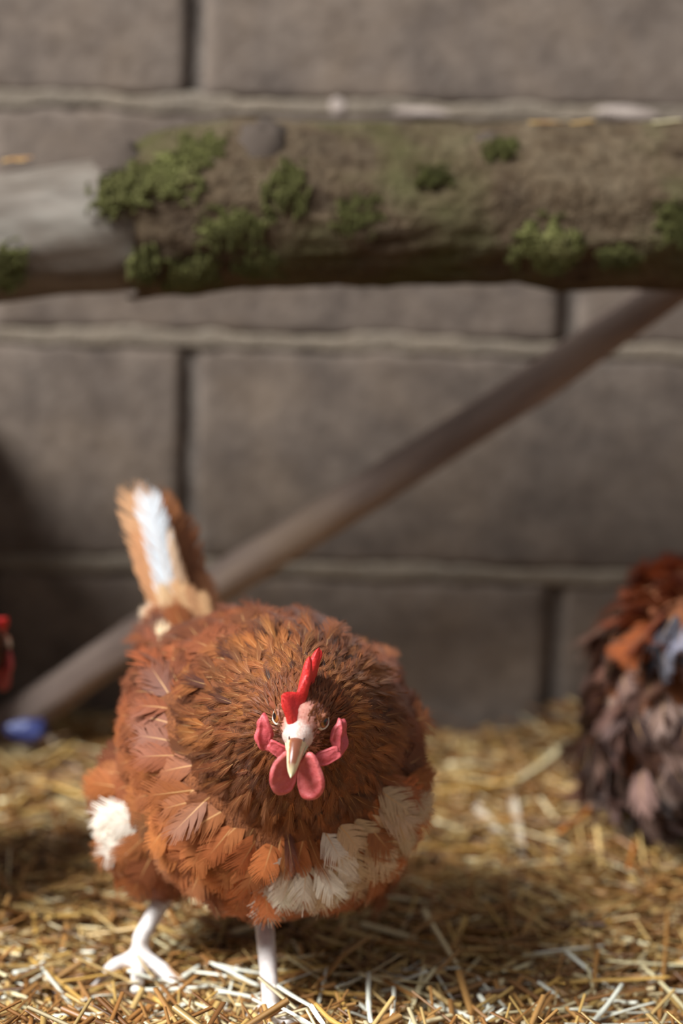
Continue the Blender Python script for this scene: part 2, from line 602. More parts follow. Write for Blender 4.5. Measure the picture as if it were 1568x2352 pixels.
# centre line and radius along x from the outline in the photograph (px, top, bottom)
PROFILE = [(-260, 420, 770), (0, 375, 706), (140, 352, 690), (260, 330, 684), (400, 292, 668), (560, 268, 650), (760, 282, 645),
           (1000, 284, 640), (1200, 280, 640), (1290, 282, 662), (1400, 282, 650), (1568, 278, 655), (1900, 280, 660)]
prof = []
for (px, a, b) in PROFILE:
    pa, pb = at(px, a, LY), at(px, b, LY)
    prof.append(((pa.x + pb.x) / 2, (pa.z + pb.z) / 2, (pa.z - pb.z) / 2))
prof = [(-1.1, prof[0][1] - 0.02, 0.058)] + prof + [(1.1, prof[-1][1] + 0.01, 0.058)]
pxs = [p[0] for p in prof]
def log_at(x):
    return float(np.interp(x, pxs, [p[1] for p in prof])) - 0.002, float(np.interp(x, pxs, [p[2] for p in prof])) - 0.0030
def log_surf(x, a, off=0.0):
    """a: angle round the log, 0 = towards the camera, pi/2 = up"""
    z, r = log_at(x)
    r = r * (1 + 0.045 * fbm((x * 3, math.cos(a), math.sin(a)), 3.0, 3)) + off
    return Vector((x, LY - r * math.cos(a), z + r * math.sin(a)))
V, F = [], []
NX, NA = 220, 56
for i in range(NX + 1):
    x = -1.1 + 2.2 * i / NX
    for j in range(NA):
        V.append(log_surf(x, 2 * math.pi * j / NA, 0.0 if x < -10 else -0.003))
for i in range(NX):
    for j in range(NA):
        F.append((i * NA + j, (i + 1) * NA + j, (i + 1) * NA + (j + 1) % NA, i * NA + (j + 1) % NA))
F.append(tuple(range(NA - 1, -1, -1)) [::-1]); F.append(tuple(NX * NA + j for j in range(NA))[::-1])
log = bpy.data.objects.new('perch_log', None); COL.objects.link(log)
tag(log, 'thick mossy log laid horizontally as a perch in front of the block wall', 'log')
wood = link('trunk', mkmesh('trunk', V, F, MW_), log)
wood['label'] = 'pale peeled wood of the log'
# bark shell: ragged edges, starts right of the peeled end
xk = at(262, 500, LY).x
def bark_shell(x0, x1, name):
    bm = bmesh.new()
    nx = int((x1 - x0) / 0.005); na = 84
    vs = {}
    for i in range(nx + 1):
        x = x0 + (x1 - x0) * i / nx
        for j in range(na):
            a = 2 * math.pi * j / na
            edge = x - x0 - 0.012 - 0.012 * fbm((math.cos(a), math.sin(a), x0), 2.5)
            edge2 = x1 - x - 0.01 - 0.01 * fbm((math.cos(a), math.sin(a), x1), 2.5)
            bare = fbm((x * 7, math.cos(a) * 1.2, math.sin(a) * 1.2), 1.6, 3)
            if edge < 0 or edge2 < 0 or bare > 0.85:
                continue
            off = 0.0045 + 0.003 * fbm((x * 3, math.cos(a) * 1.5, math.sin(a) * 1.5), 8, 4)
            if min(edge, edge2) < 0.006 or bare > 0.8:
                off *= 0.5
            vs[i, j] = bm.verts.new(log_surf(x, a, off))
    for i in range(nx):
        for j in range(na):
            q = [(i, j), (i + 1, j), (i + 1, (j + 1) % na), (i, (j + 1) % na)]
            if all(k in vs for k in q):
                bm.faces.new([vs[k] for k in q])
    ext = bmesh.ops.solidify(bm, geom=bm.faces[:], thickness=0.004)
    bmesh.ops.recalc_face_normals(bm, faces=bm.faces)
    return link(name, bm_mesh(name, bm, MBK), log)
bark_shell(xk, 1.1, 'bark')
bark_shell(-1.1, at(-120, 500, LY).x, 'bark')
# branch knots
def knot(px, py, r, h, tilt):
    p = at(px, py, LY)
    z, R = log_at(p.x)
    a = math.asin(max(-0.999, min(0.999, (p.z - z) / R)))
    base = log_surf(p.x, a, -0.006)
    nrm = (base - Vector((p.x, LY, z))).normalized()
    nrm = (nrm + Vector((tilt, 0, 0))).normalized()
    bm = bmesh.new()
    rings = []
    q = nrm.to_track_quat('Z', 'Y').to_matrix()
    for k, (t, s) in enumerate(((0, 1.7), (0.3, 1.35), (0.65, 1.0), (0.9, 0.65), (1.0, 0.3), (0.9, 0.12))):
        ring = []
        for j in range(18):
            b = 2 * math.pi * j / 18
            rad = r * s * (1 + 0.45 * noise.noise(Vector((math.cos(b) * 1.5, math.sin(b) * 1.5, t * 3 + px))))
            ring.append(bm.verts.new(base + q @ Vector((rad * math.cos(b), rad * math.sin(b), h * t))))
        rings.append(ring)
    for a_, b_ in zip(rings, rings[1:]):
        for j in range(18):
            bm.faces.new((a_[j], a_[(j + 1) % 18], b_[(j + 1) % 18], b_[j]))
    bm.faces.new(rings[-1])
    link('knot', bm_mesh('knot', bm, KNOT), log)
knot(285, 350, 0.013, 0.014, -0.2)
knot(610, 318, 0.017, 0.016, 0.1)
knot(1130, 310, 0.015, 0.010, 0.1)
# moss cushions
def moss(px, py, rx, ra, h, seed):
    p = at(px, py, LY)
    z, R = log_at(p.x)
    a0 = math.asin(max(-0.98, min(0.98, (p.z - z) / R)))
    bm = bmesh.new(); vs = {}
    n = 34
    for i in range(-n, n + 1):
        for j in range(-n, n + 1):
            u, v = i / n, j / n
            e = 0.92 - math.hypot(u, v) + 0.75 * fbm((u * 2 + seed, v * 2, seed), 1.6, 3)
            if e <= 0:
                continue
            x = p.x + u * rx; a = a0 + v * ra
            off = 0.004 + h * min(1, e * 2.0) ** 0.6 + 0.0025 * noise.noise(Vector((u * 14, v * 14, seed))) + rng.uniform(-.0008, .0008)
            vs[i, j] = bm.verts.new(log_surf(x, a, off if e > 0.05 else 0.0))
    for (i, j) in list(vs):
        q = [(i, j), (i + 1, j), (i + 1, j + 1), (i, j + 1)]
        if all(k in vs for k in q):
            bm.faces.new([vs[k] for k in q])
    bmesh.ops.recalc_face_normals(bm, faces=bm.faces)
    # short fronds so that the cushion is fuzzy
    for v in list(bm.verts):
        if rng.random() < 0.35:
            d = (v.co - Vector((v.co.x, LY, z))).normalized() + Vector(rng.normal(0, 0.5, 3))
            d.normalize(); s = Vector(rng.normal(0, 1, 3)).normalized() * 0.0005
            l = rng.uniform(0.002, 0.0045)
            a_ = bm.verts.new(v.co - s); b_ = bm.verts.new(v.co + s)
            c_ = bm.verts.new(v.co + d * l)
            bm.faces.new((a_, b_, c_))
    link('moss_patch', bm_mesh('moss_patch', bm, MMO), log)
for q in [(285, 440, 0.022, 0.35, 0.005), (390, 410, 0.032, 0.36, 0.005), (470, 350, 0.022, 0.30, 0.003), (540, 510, 0.026, 0.32, 0.003),
          (345, 590, 0.014, 0.28, 0.005), (450, 610, 0.024, 0.35, 0.004), (660, 430, 0.018, 0.4, 0.003), (990, 405, 0.014, 0.16, 0.003),
          (1240, 550, 0.028, 0.45, 0.003), (1140, 350, 0.014, 0.2, 0.003), (1530, 500, 0.018, 0.3, 0.003), (40, 600, 0.016, 0.4, 0.002),
          (1400, 570, 0.018, 0.2, 0.002), (820, 480, 0.02, 0.3, 0.001), (600, 590, 0.02, 0.25, 0.002), (1750, 450, 0.05, 0.5, 0.004), (-330, 480, 0.05, 0.5, 0.004)]:
    moss(*q, seed=q[0] * 0.013)
# bits of straw caught on top of the log
for (a, b, c) in [((1215, 288), (1270, 292), GOLD), ((1260, 296), (1310, 290), CREAM), ((1310, 288), (1365, 300), GOLD),
                  ((1240, 300), (1300, 304), TAN), ((1500, 286), (1568, 280), CREAM), ((5, 362), (60, 345), GOLD), ((20, 372), (75, 352), TAN), ((-30, 366), (30, 356), GOLD)]:
    def top(px, py):
        x = at(px, py, LY - 0.02).x
        return log_surf(x, math.radians(74), 0.006 + rr.uniform(0, 0.004))
    stalk(top(*a), top(*b), 0.0015, c, rr.randrange(6), 'short bit of straw caught on top of the mossy log', 'straw bits on the log')

# posts that carry the log, outside the picture
MPOST = mat_bark()
for sx in (-1.0, 1.0):
    z, r = log_at(sx)
    bm = bmesh.new()
    rings = []
    for k in range(13):
        t = k / 12
        ring = []
        for j in range(28):
            a = 2 * math.pi * j / 28
            rad = 0.05 * (1 + 0.08 * noise.noise(Vector((math.cos(a), math.sin(a), t * 4 + sx))))
            zt = ground(sx, LY) - 0.015
            top_z = z - math.sqrt(max(0.0, r * r - (rad * math.sin(a)) ** 2)) + 0.006
            ring.append(bm.verts.new((sx + rad * math.cos(a), LY + rad * math.sin(a), zt + (top_z - zt) * t)))
        rings.append(ring)
    for a_, b_ in zip(rings, rings[1:]):
        for j in range(28):
            bm.faces.new((a_[j], a_[(j + 1) % 28], b_[(j + 1) % 28], b_[j]))
    bm.faces.new(rings[0][::-1]); bm.faces.new(rings[-1])
    o = link('log_post', bm_mesh('log_post', bm, MPOST))
    tag(o, 'short upright post notched to carry the ' + ('peeled' if sx < 0 else 'bark-covered') + ' end of the log', 'post')

# ------------------------------------------------------------------ leaning stick
def mat_stick():
    t = NT('weathered_stick')
    c = t.coord()
    n1 = t.noise(c, 14, 4, 0.6, (0.35, 1, 1))
    n2 = t.noise(c, 70, 4, 0.6, (0.12, 1, 1))
    col = t.mix(0.45, t.ramp(n1, [(0.3, lin(104, 86, 76)), (0.5, lin(138, 118, 106)), (0.7, lin(172, 146, 120))]),
                t.ramp(n2, [(0.35, lin(84, 68, 60)), (0.65, lin(162, 142, 128))]))
    t.set(Base_Color=col, Roughness=0.85)
    t.bump(n2, 0.6, 0.003)
    return t.m
sa = at(20, 1672, 1.965); sb = at(1560, 648, 1.905)
d = (sb - sa)
sa = sa - d * 0.035
sb2 = sb + d * 0.16
d = sb2 - sa
L = d.length
V, F = [], []
NS, NA = 90, 20
X = d.normalized(); Yv = X.cross(Vector((0, 1, 0))).normalized(); Zv = X.cross(Yv)
for i in range(NS + 1):
    t = i / NS
    r = 0.0168 - 0.0015 * t
    off = Yv * (0.004 * math.sin(t * 7)) + Zv * (0.003 * math.sin(t * 5 + 1))
    for j in range(NA):
        a = 2 * math.pi * j / NA
        rad = r * (1 + 0.10 * fbm((t * 9, math.cos(a), math.sin(a)), 1.3, 3))
        V.append(Vector((t * L, 0, 0)) + Vector((0, rad * math.cos(a) + off.dot(Yv), rad * math.sin(a) + off.dot(Zv))))
for i in range(NS):
    for j in range(NA):
        F.append((i * NA + j, i * NA + (j + 1) % NA, (i + 1) * NA + (j + 1) % NA, (i + 1) * NA + j))
F.append(tuple(range(NA - 1, -1, -1))); F.append(tuple(NS * NA + j for j in range(NA)))
stick = link('wooden_stick', mkmesh('wooden_stick', V, F, mat_stick()))
stick.matrix_world = Matrix(((X.x, Yv.x, Zv.x, sa.x), (X.y, Yv.y, Zv.y, sa.y), (X.z, Yv.z, Zv.z, sa.z), (0, 0, 0, 1)))
tag(stick, 'long weathered stick leaning diagonally from the straw up behind the log', 'stick')

# scrap of blue plastic at the foot of the stick
bm = bmesh.new()
bmesh.ops.create_icosphere(bm, subdivisions=4, radius=0.013)
for v in bm.verts:
    n = noise.noise(v.co * 120) * 0.5 + noise.noise(v.co * 260) * 0.3
    v.co *= 1 + 0.55 * n
    v.co.x *= 1.35; v.co.z *= 0.75; v.co.y *= 0.8
p = at(66, 1678, 1.92)
o = link('plastic_scrap', bm_mesh('plastic_scrap', bm, simple('blue_plastic', (54, 62, 112), 0.4)), None, p)
tag(o, 'small crumpled scrap of blue plastic by the foot of the stick', 'scrap')

# plank box added out of view to shade the wall's lower left
def plank(sx, sy, sz, seed):
    bm = bmesh.new()
    bmesh.ops.create_cube(bm, size=1)
    bmesh.ops.scale(bm, vec=(sx, sy, sz), verts=bm.verts)
    bmesh.ops.bevel(bm, geom=bm.edges[:], offset=0.002, segments=2, affect='EDGES')
    return bm_mesh('plank', bm, MPL, False)
MPL = mat_stick(); MPL.name = 'old_plank'
box = bpy.data.objects.new('added_shade_box', None); COL.objects.link(box)
BX0, BX1, BY0, BY1 = -0.80, -0.315, 1.87, 2.025
gz = ground(-0.6, 1.9) - 0.012
box.location = ((BX0 + BX1) / 2, (BY0 + BY1) / 2, gz)
tag(box, 'low box of weathered planks added out of view to shade the block wall', 'nest box')
bw, bd = BX1 - BX0, BY1 - BY0
for kz in range(3):
    for sy in (-1, 1):
        if sy < 0 and kz == 1:
            continue
        link('plank', plank(bw, 0.014, 0.098, kz), box, (0, sy * (bd / 2 - 0.007), 0.05 + kz * 0.1))
    for sx in (-1, 1):
        link('plank', plank(0.014, bd - 0.03, 0.098, kz), box, (sx * (bw / 2 - 0.007), 0, 0.05 + kz * 0.1))
for kx in range(3):
    link('plank', plank(bw / 3 - 0.002, bd, 0.014, kx), box, (-bw / 3 + kx * bw / 3, 0, 0.307))

# ------------------------------------------------------------------ hens
def mat_feather(name, attr):
    t = NT(name)
    if attr:
        a = t.n('ShaderNodeAttribute', attribute_name='Col').outputs[0]
    else:
        a = t.n('ShaderNodeObjectInfo').outputs['Color']
    v = t.n('ShaderNodeAttribute', attribute_name='fuv').outputs['Vector']
    s = t.n('ShaderNodeSeparateXYZ'); t.l(v, s.inputs[0])
    u, l, r = s.outputs
    ua = t.math('ABSOLUTE', u)
    # barbs: fine streaks running from the shaft outwards and forwards
    k = t.math('SUBTRACT', l, t.math('MULTIPLY', ua, 0.38))
    cv = t.n('ShaderNodeCombineXYZ')
    t.l(t.math('MULTIPLY', k, 30.0), cv.inputs[0]); t.l(t.math('MULTIPLY', u, 1.2), cv.inputs[1])
    oi = t.n('ShaderNodeObjectInfo')
    t.l(t.math('ADD', r, t.math('MULTIPLY', oi.outputs['Random'], 50)), cv.inputs[2])
    n = t.noise(cv.outputs[0], 1.6, 3, 0.65)
    col = t.mix(0.75, a, t.ramp(n, [(0.28, (0.55, 0.46, 0.40, 1)), (0.5, (1, 1, 1, 1)), (0.75, (1.3, 1.28, 1.25, 1))]), 'MULTIPLY')
    # downy base, paler shaft
    sh = t.math('MULTIPLY', t.math('LESS_THAN', ua, 0.04), t.ramp(l, [(0.25, (1, 1, 1, 1)), (0.8, (0, 0, 0, 1))]))
    hs = t.n('ShaderNodeMix', data_type='RGBA')
    col2 = t.mix(t.math('MULTIPLY', sh, 0.7), col, lin(232, 180, 116))
    t.set(Base_Color=col2, Roughness=0.55)
    t.b.inputs['Specular IOR Level'].default_value = 0.35
    t.b.inputs['Sheen Weight'].default_value = 0.15
    # thin vanes let some light through
    tr = t.n('ShaderNodeBsdfTranslucent'); t.l(col2, tr.inputs[0])
    mx = t.n('ShaderNodeMixShader'); mx.inputs[0].default_value = 0.30
    t.l(t.b.outputs[0], mx.inputs[1]); t.l(tr.outputs[0], mx.inputs[2])
    t.l(mx.outputs[0], t.out.inputs[0])
    return t.m
MF, MFO = mat_feather('plumage', True), mat_feather('feather', False)

def env_contour(e):
    return min(1, (e / 0.28)) ** 0.55 * max(0, 1 - max(0, (e - 0.55) / 0.45) ** 2.6) ** 0.6
def env_hackle(e):
    return min(1, (e / 0.25)) ** 0.6 * max(0, 1 - max(0, (e - 0.4) / 0.6) ** 1.6) ** 0.8
def env_quill(e):
    return min(1, max(0, (e - 0.10) / 0.2)) ** 0.6 * max(0, 1 - max(0, (e - 0.78) / 0.22) ** 2.4) ** 0.6

def feather_proto(env, nb, asp, curl, cross, fray, seed, lead=0.40):
    """unit length along +Y, full width asp along X: a shaft and fine tapering barbs that cling together in clumps"""
    r = random.Random(seed)
    V, F, U = [], [], []
    cv = r.uniform(-0.08, 0.08)
    def put(x, y, u, z0=0.0):
        V.append((x + cv * y * y, y, -y * y * curl * 0.5 - x * x * cross + z0)); U.append((u, y, seed * 1.7))
        return len(V) - 1
    pitch = 1.0 / nb
    for sd in (-1, 1):
        left = 0; shift = 0.0; ext = 1.0; zc = 0.0; nclump = 1; idx = 0
        for i in range(nb):
            if left == 0:
                left = r.randint(2, 5); nclump = left; idx = 0
                shift = r.gauss(0, 0.022) * fray; ext = 1 + r.gauss(0, 0.07) * (0.3 + fray); zc = r.gauss(0, 0.012) * fray
            left -= 1; idx += 1
            t = (i + 0.5) * pitch
            e = min(1.0, t + lead * (1 - 0.60 * t))
            x = asp / 2 * env(e) * ext * (1 + r.gauss(0, 0.04) * (0.4 + fray))
            # barbs of one clump converge towards the margin
            conv = ((nclump + 1) / 2 - idx) * pitch * 0.45 * fray
            y1 = min(1.05, e + shift + conv + r.gauss(0, 0.006))
            ym = t + (y1 - t) * 0.42; xm = x * 0.55
            h0, h1, h2 = pitch * 0.62, pitch * 0.60, pitch * (0.42 - 0.22 * fray)
            a, b = put(0, t - h0, 0), put(0, t + h0, 0)
            c, d = put(sd * xm, ym - h1, sd * 0.55, zc * 0.4), put(sd * xm, ym + h1, sd * 0.55, zc * 0.4)
            e_, f = put(sd * x, y1 - h2, sd, zc), put(sd * x, y1 + h2, sd, zc)
            F += [(a, c, d, b), (c, e_, f, d)] if sd > 0 else [(b, d, c, a), (d, f, e_, c)]
    return np.array(V), np.array(F), np.array(U)

CONTOUR = [feather_proto(env_contour, 26, 0.60, 0.24, 0.35, 0.5, s, 0.42) for s in range(1, 7)]
FLUFFY = [feather_proto(env_contour, 26, 0.60, 0.24, 0.30, 1.0, s, 0.46) for s in range(11, 15)]
HACKLE = [feather_proto(env_hackle, 16, 0.27, 0.20, 0.5, 0.9, s, 0.55) for s in range(21, 27)]
TINY = [feather_proto(env_hackle, 4, 0.30, 0.3, 1.0, 0.6, s) for s in range(31, 35)]
QUILL = [feather_proto(env_quill, 60, 0.26, 0.12, 0.8, 0.45, s, 0.22) for s in range(41, 45)]
PROTOS = CONTOUR + FLUFFY + HACKLE + TINY + QUILL
iC, iF, iH, iT, iQ = (0, 6), (6, 10), (10, 16), (16, 20), (20, 24)
PMESH = {}
def proto_mesh(i):
    if i not in PMESH:
        V, F, U = PROTOS[i]
        PMESH[i] = bigmesh('feather', V, F, MFO, True, {'fuv': ('FLOAT_VECTOR', U)})
    return PMESH[i]

def feathers_stuff(name, items, parent, label=None):
    """items: (proto, base, X, Y, Z (scaled axes), colour)"""
    Vs, Fs, Us, Cs = [], [], [], []
    off = 0
    by = {}
    for it in items:
        by.setdefault(it[0], []).append(it)
    for pi, its in by.items():
        V, F, U = PROTOS[pi]
        B = np.array([it[1] for it in its]); X = np.array([it[2] for it in its])
        Y = np.array([it[3] for it in its]); Z = np.array([it[4] for it in its])
        C = np.array([it[5] for it in its])
        n, m = len(its), len(V)
        P = B[:, None] + V[None, :, 0:1] * X[:, None] + V[None, :, 1:2] * Y[:, None] + V[None, :, 2:3] * Z[:, None]
        Vs.append(P.reshape(-1, 3))
        Fs.append((F[None] + (np.arange(n) * m)[:, None, None]).reshape(-1, 4) + off)
        uu = np.repeat(U[None], n, 0); uu[:, :, 2] = rng.uniform(0, 60, n)[:, None]
        Us.append(uu.reshape(-1, 3))
        cc = np.ones((n, m, 4)); cc[:, :, :3] = C[:, None]
        Cs.append(cc.reshape(-1, 4))
        off += n * m
    me = bigmesh(name, np.concatenate(Vs), np.concatenate(Fs), MF, True,
                 {'Col': ('FLOAT_COLOR', np.concatenate(Cs)), 'fuv': ('FLOAT_VECTOR', np.concatenate(Us))})
    o = link(name, me, parent)
    o['kind'] = 'stuff'
    if label:
        o['label'] = label
    return o

def feather_obj(it, parent, name='feather'):
    pi, b, X, Y, Z, c = it
    o = link(name, proto_mesh(pi), parent)
    o.matrix_local = Matrix(((X[0], Y[0], Z[0], b[0]), (X[1], Y[1], Z[1], b[1]), (X[2], Y[2], Z[2], b[2]), (0, 0, 0, 1)))
    o.color = (c[0], c[1], c[2], 1)
    return o

def add_ball(bm, c, rad, rot=None, sub=3):
    g = bmesh.ops.create_icosphere(bm, subdivisions=sub, radius=1.0)
    m = Matrix.Diagonal(Vector(rad if hasattr(rad, '__len__') else (rad,) * 3).to_4d() if False else Vector((*(rad if hasattr(rad, '__len__') else (rad,) * 3), 1)))
    if rot is not None:
        m = rot.to_4x4() @ m
    m = Matrix.Translation(Vector(c)) @ m
    bmesh.ops.transform(bm, matrix=m, verts=g['verts'])

def add_chain(bm, pts, step=0.35, sub=2):
    for (a, ra), (b, rb) in zip(pts, pts[1:]):
        a, b = Vector(a), Vector(b)
        n = max(1, int((b - a).length / (min(ra, rb) * step)))
        for i in range(n + 1):
            t = i / n
            add_ball(bm, a.lerp(b, t), ra + (rb - ra) * t, sub=sub)

def remesh(bm, voxel, smooth):
    me = bpy.data.meshes.new('tmp'); bm.to_mesh(me); bm.free()
    o = bpy.data.objects.new('tmp', me); COL.objects.link(o)
    r = o.modifiers.new('r', 'REMESH'); r.mode = 'VOXEL'; r.voxel_size = voxel; r.use_smooth_shade = True
    s = o.modifiers.new('s', 'SMOOTH'); s.iterations = smooth; s.factor = 0.5
    dg = bpy.context.evaluated_depsgraph_get()
    out = bpy.data.meshes.new_from_object(o.evaluated_get(dg))
    bpy.data.objects.remove(o, do_unlink=True)
    bpy.data.meshes.remove(me)
    return out

# flesh materials
def mat_flesh(name, c0, c1, rough=0.5, sss=0.25, scale=520, bump=0.7):
    t = NT(name)
    c = t.coord()
    n1 = t.noise(c, 90, 4, 0.6)
    n2 = t.noise(c, scale, 3, 0.6)
    col = t.mix(0.35, t.ramp(n1, [(0.3, lin(*c0)), (0.7, lin(*c1))]), t.ramp(n2, [(0.3, lin(*c0)), (0.7, lin(*c1))]))
    t.set(Base_Color=col, Roughness=rough)
    t.b.inputs['Subsurface Weight'].default_value = sss
    t.b.inputs['Subsurface Radius'].default_value = (0.004, 0.0012, 0.0008)
    t.b.inputs['Subsurface Scale'].default_value = 1.0
    t.bump(n2, bump, 0.0006)
    return t.m
M_COMB = mat_flesh('comb_flesh', (200, 24, 26), (222, 60, 52))
M_WATT = mat_flesh('wattle_flesh', (180, 64, 66), (210, 116, 112))
M_LOBE = mat_flesh('ear_lobe_flesh', (176, 54, 60), (206, 100, 102))
M_FACE = mat_flesh('face_skin', (176, 100, 80), (206, 150, 122))
def mat_face():
    t = NT('face')
    v = t.n('ShaderNodeAttribute', attribute_name='hc').outputs['Vector']
    s_ = t.n('ShaderNodeSeparateXYZ'); t.l(v, s_.inputs[0])
    n1 = t.noise(v, 300, 3, 0.6); n2 = t.noise(v, 900, 3, 0.6)
    skin = t.mix(0.4, t.ramp(n1, [(0.3, lin(190, 112, 96)), (0.7, lin(216, 158, 138))]), t.ramp(n2, [(0.3, lin(170, 92, 74)), (0.7, lin(222, 170, 150))]))
    mr = lambda sock, a, b: t.math('MULTIPLY', t.math('SUBTRACT', sock, a), 1.0 / (b - a), True)
    wob = t.math('MULTIPLY', t.math('SUBTRACT', n1, 0.5), 0.006)
    yy = t.math('ADD', s_.outputs[1], wob)
    cere = t.math('MULTIPLY', mr(yy, 0.0095, 0.0130), mr(s_.outputs[2], -0.0100, -0.0070))
    col = t.mix(cere, skin, t.ramp(n2, [(0.3, lin(204, 166, 150)), (0.7, lin(228, 206, 194))]))
    col = t.mix(mr(yy, 0.000, -0.006), col, lin(128, 66, 38))
    t.set(Base_Color=col, Roughness=0.45)
    t.b.inputs['Subsurface Weight'].default_value = 0.2
    t.b.inputs['Subsurface Radius'].default_value = (0.003, 0.001, 0.0007)
    t.bump(n2, 0.4, 0.0006)
    return t.m
M_FACE2 = mat_face()
M_CERE = mat_flesh('pale_skin', (214, 180, 166), (236, 214, 202), 0.4, 0.2)
M_LID = mat_flesh('eyelid_skin', (214, 196, 172), (234, 220, 200), 0.5, 0.15)
M_LIDU = mat_flesh('brow_skin', (134, 74, 50), (176, 118, 92), 0.55, 0.15)
def mat_down():
    t = NT('down')
    c = t.coord()
    n1 = t.noise(c, 130, 4, 0.65); n2 = t.noise(c, 500, 3, 0.7, (1, 1, 0.35))
    t.set(Base_Color=t.mix(0.5, t.ramp(n1, [(0.3, lin(84, 42, 20)), (0.7, lin(150, 86, 44))]), t.ramp(n2, [(0.3, lin(70, 34, 16)), (0.7, lin(166, 100, 54))])), Roughness=0.95)
    t.bump(n2, 1.0, 0.003)
    return t.m
M_SKIN = mat_down()
M_NOST = simple('nostril_dark', (60, 34, 28), 0.8)
M_CLAW = simple('claw_horn', (206, 190, 168), 0.4)

def mat_leg():
    t = NT('leg_scales')
    c = t.coord()
    n1 = t.noise(c, 40, 3)
    vo = t.n('ShaderNodeTexVoronoi'); vo.inputs['Scale'].default_value = 240
    mp = t.n('ShaderNodeMapping'); mp.inputs['Scale'].default_value = (0.6, 0.6, 1.2)
    t.l(c, mp.inputs[0]); t.l(mp.outputs[0], vo.inputs['Vector'])
    col = t.mix(0.25, t.ramp(n1, [(0.3, lin(226, 216, 208)), (0.7, lin(238, 234, 228))]),
                t.ramp(vo.outputs['Distance'], [(0.1, lin(240, 232, 224)), (0.7, lin(196, 160, 148))]))
    t.set(Base_Color=col, Roughness=0.45)
    t.bump(vo.outputs['Distance'], -0.4, 0.001)
    return t.m
M_LEG = mat_leg()

def mat_beak():
    t = NT('beak_horn')
    v = t.n('ShaderNodeAttribute', attribute_name='fuv').outputs['Vector']
    s = t.n('ShaderNodeSeparateXYZ'); t.l(v, s.inputs[0])
    c = t.coord()
    n = t.noise(c, 260, 3, 0.6)
    k = t.math('ADD', t.math('ABSOLUTE', s.outputs[0]), t.math('MULTIPLY', t.math('SUBTRACT', n, 0.5), 0.35))
    col = t.ramp(k, [(0.40, lin(122, 70, 48)), (0.66, lin(150, 94, 62)), (0.80, lin(222, 204, 158)), (1.0, lin(232, 220, 182))])
    tip = t.ramp(s.outputs[1], [(0.78, (0, 0, 0, 1)), (0.97, (0.9, 0.9, 0.9, 1))])
    col = t.mix(tip, col, lin(224, 212, 166))
    t.set(Base_Color=col, Roughness=0.3)
    t.bump(n, 0.15, 0.0005)
    return t.m
M_BEAK = mat_beak()
M_BEAK2 = simple('beak_pale_horn', (216, 204, 160), 0.35)

def mat_eye():
    t = NT('hen_eye')
    c = t.n('ShaderNodeAttribute', attribute_name='fuv').outputs['Vector']
    s = t.n('ShaderNodeSeparateXYZ'); t.l(c, s.inputs[0])
    col = t.ramp(s.outputs[0], [(0.0, lin(8, 6, 5)), (0.43, lin(10, 7, 5)), (0.47, lin(120, 66, 28)), (0.72, lin(176, 108, 50)), (0.85, lin(96, 50, 24)), (1.0, lin(60, 30, 20))])
    t.set(Base_Color=col, Roughness=0.12)
    t.b.inputs['Coat Weight'].default_value = 0.4
    return t.m
M_EYE = mat_eye()

def with_fuv(me, U):
    a = me.attributes.new('fuv', 'FLOAT_VECTOR', 'POINT')
    a.data.foreach_set('vector', np.array(U, np.float32).ravel())
    return me

# ---- head furniture, in head space: x right, y forwards (towards the beak), z up, origin between the eyes
def comb_mesh(spec):
    V, F = [], []
    ns, nt = 72, 12
    def height(s):
        h = spec['base'] * min(1, s / 0.05) ** 0.5 * min(1, (1 - s) / 0.05) ** 0.5
        best = 0
        for (c, wd, hh, lean) in spec['teeth']:
            q = max(0, 1 - abs(s - c) / wd)
            best = max(best, hh * (q ** 0.6))
        return h + best
    def lean(s):
        ws = [(math.exp(-((s - c) / 0.10) ** 2), l) for (c, wd, hh, l) in spec['teeth']]
        return sum(a * b for a, b in ws) / (sum(a for a, _ in ws) + 1e-6)
    for side in (-1, 1):
        for i in range(ns + 1):
            s = i / ns
            h = height(s); ln = lean(s)
            for j in range(nt + 1):
                t = j / nt
                th = 0.0042 * (1 - 0.55 * t ** 0.8) * min(1, s / 0.05 + .15) ** .5 * min(1, (1 - s) / 0.05 + .15) ** .5
                if j == nt:
                    th = 0.0
                elif j == nt - 1:
                    th *= 0.75
                y = spec['y0'] + (spec['y1'] - spec['y0']) * s - spec.get('sweep', 0.25) * h * t * s
                z = spec['z0'](s) + h * t
                x = ln * (h * t / 0.02) ** 1.3 + side * th + spec.get('off', lambda s: 0)(s)
                x += 0.0004 * noise.noise(Vector((s * 20, t * 5, side)))
                V.append((x, y, z))
    S = (ns + 1) * (nt + 1)
    for i in range(ns):
        for j in range(nt):
            a = i * (nt + 1) + j
            F.append((a, a + 1, a + nt + 2, a + nt + 1))
            F.append((S + a, S + a + nt + 1, S + a + nt + 2, S + a + 1))
    for i in (0, ns):
        for j in range(nt):
            a = i * (nt + 1) + j
            F.append((a, a + 1, S + a + 1, S + a))
    me = mkmesh('comb', V, F, M_COMB)
    bm = bmesh.new(); bm.from_mesh(me)
    bmesh.ops.remove_doubles(bm, verts=bm.verts, dist=0.00005)
    bmesh.ops.recalc_face_normals(bm, faces=bm.faces)
    bm.to_mesh(me); bm.free()
    return me

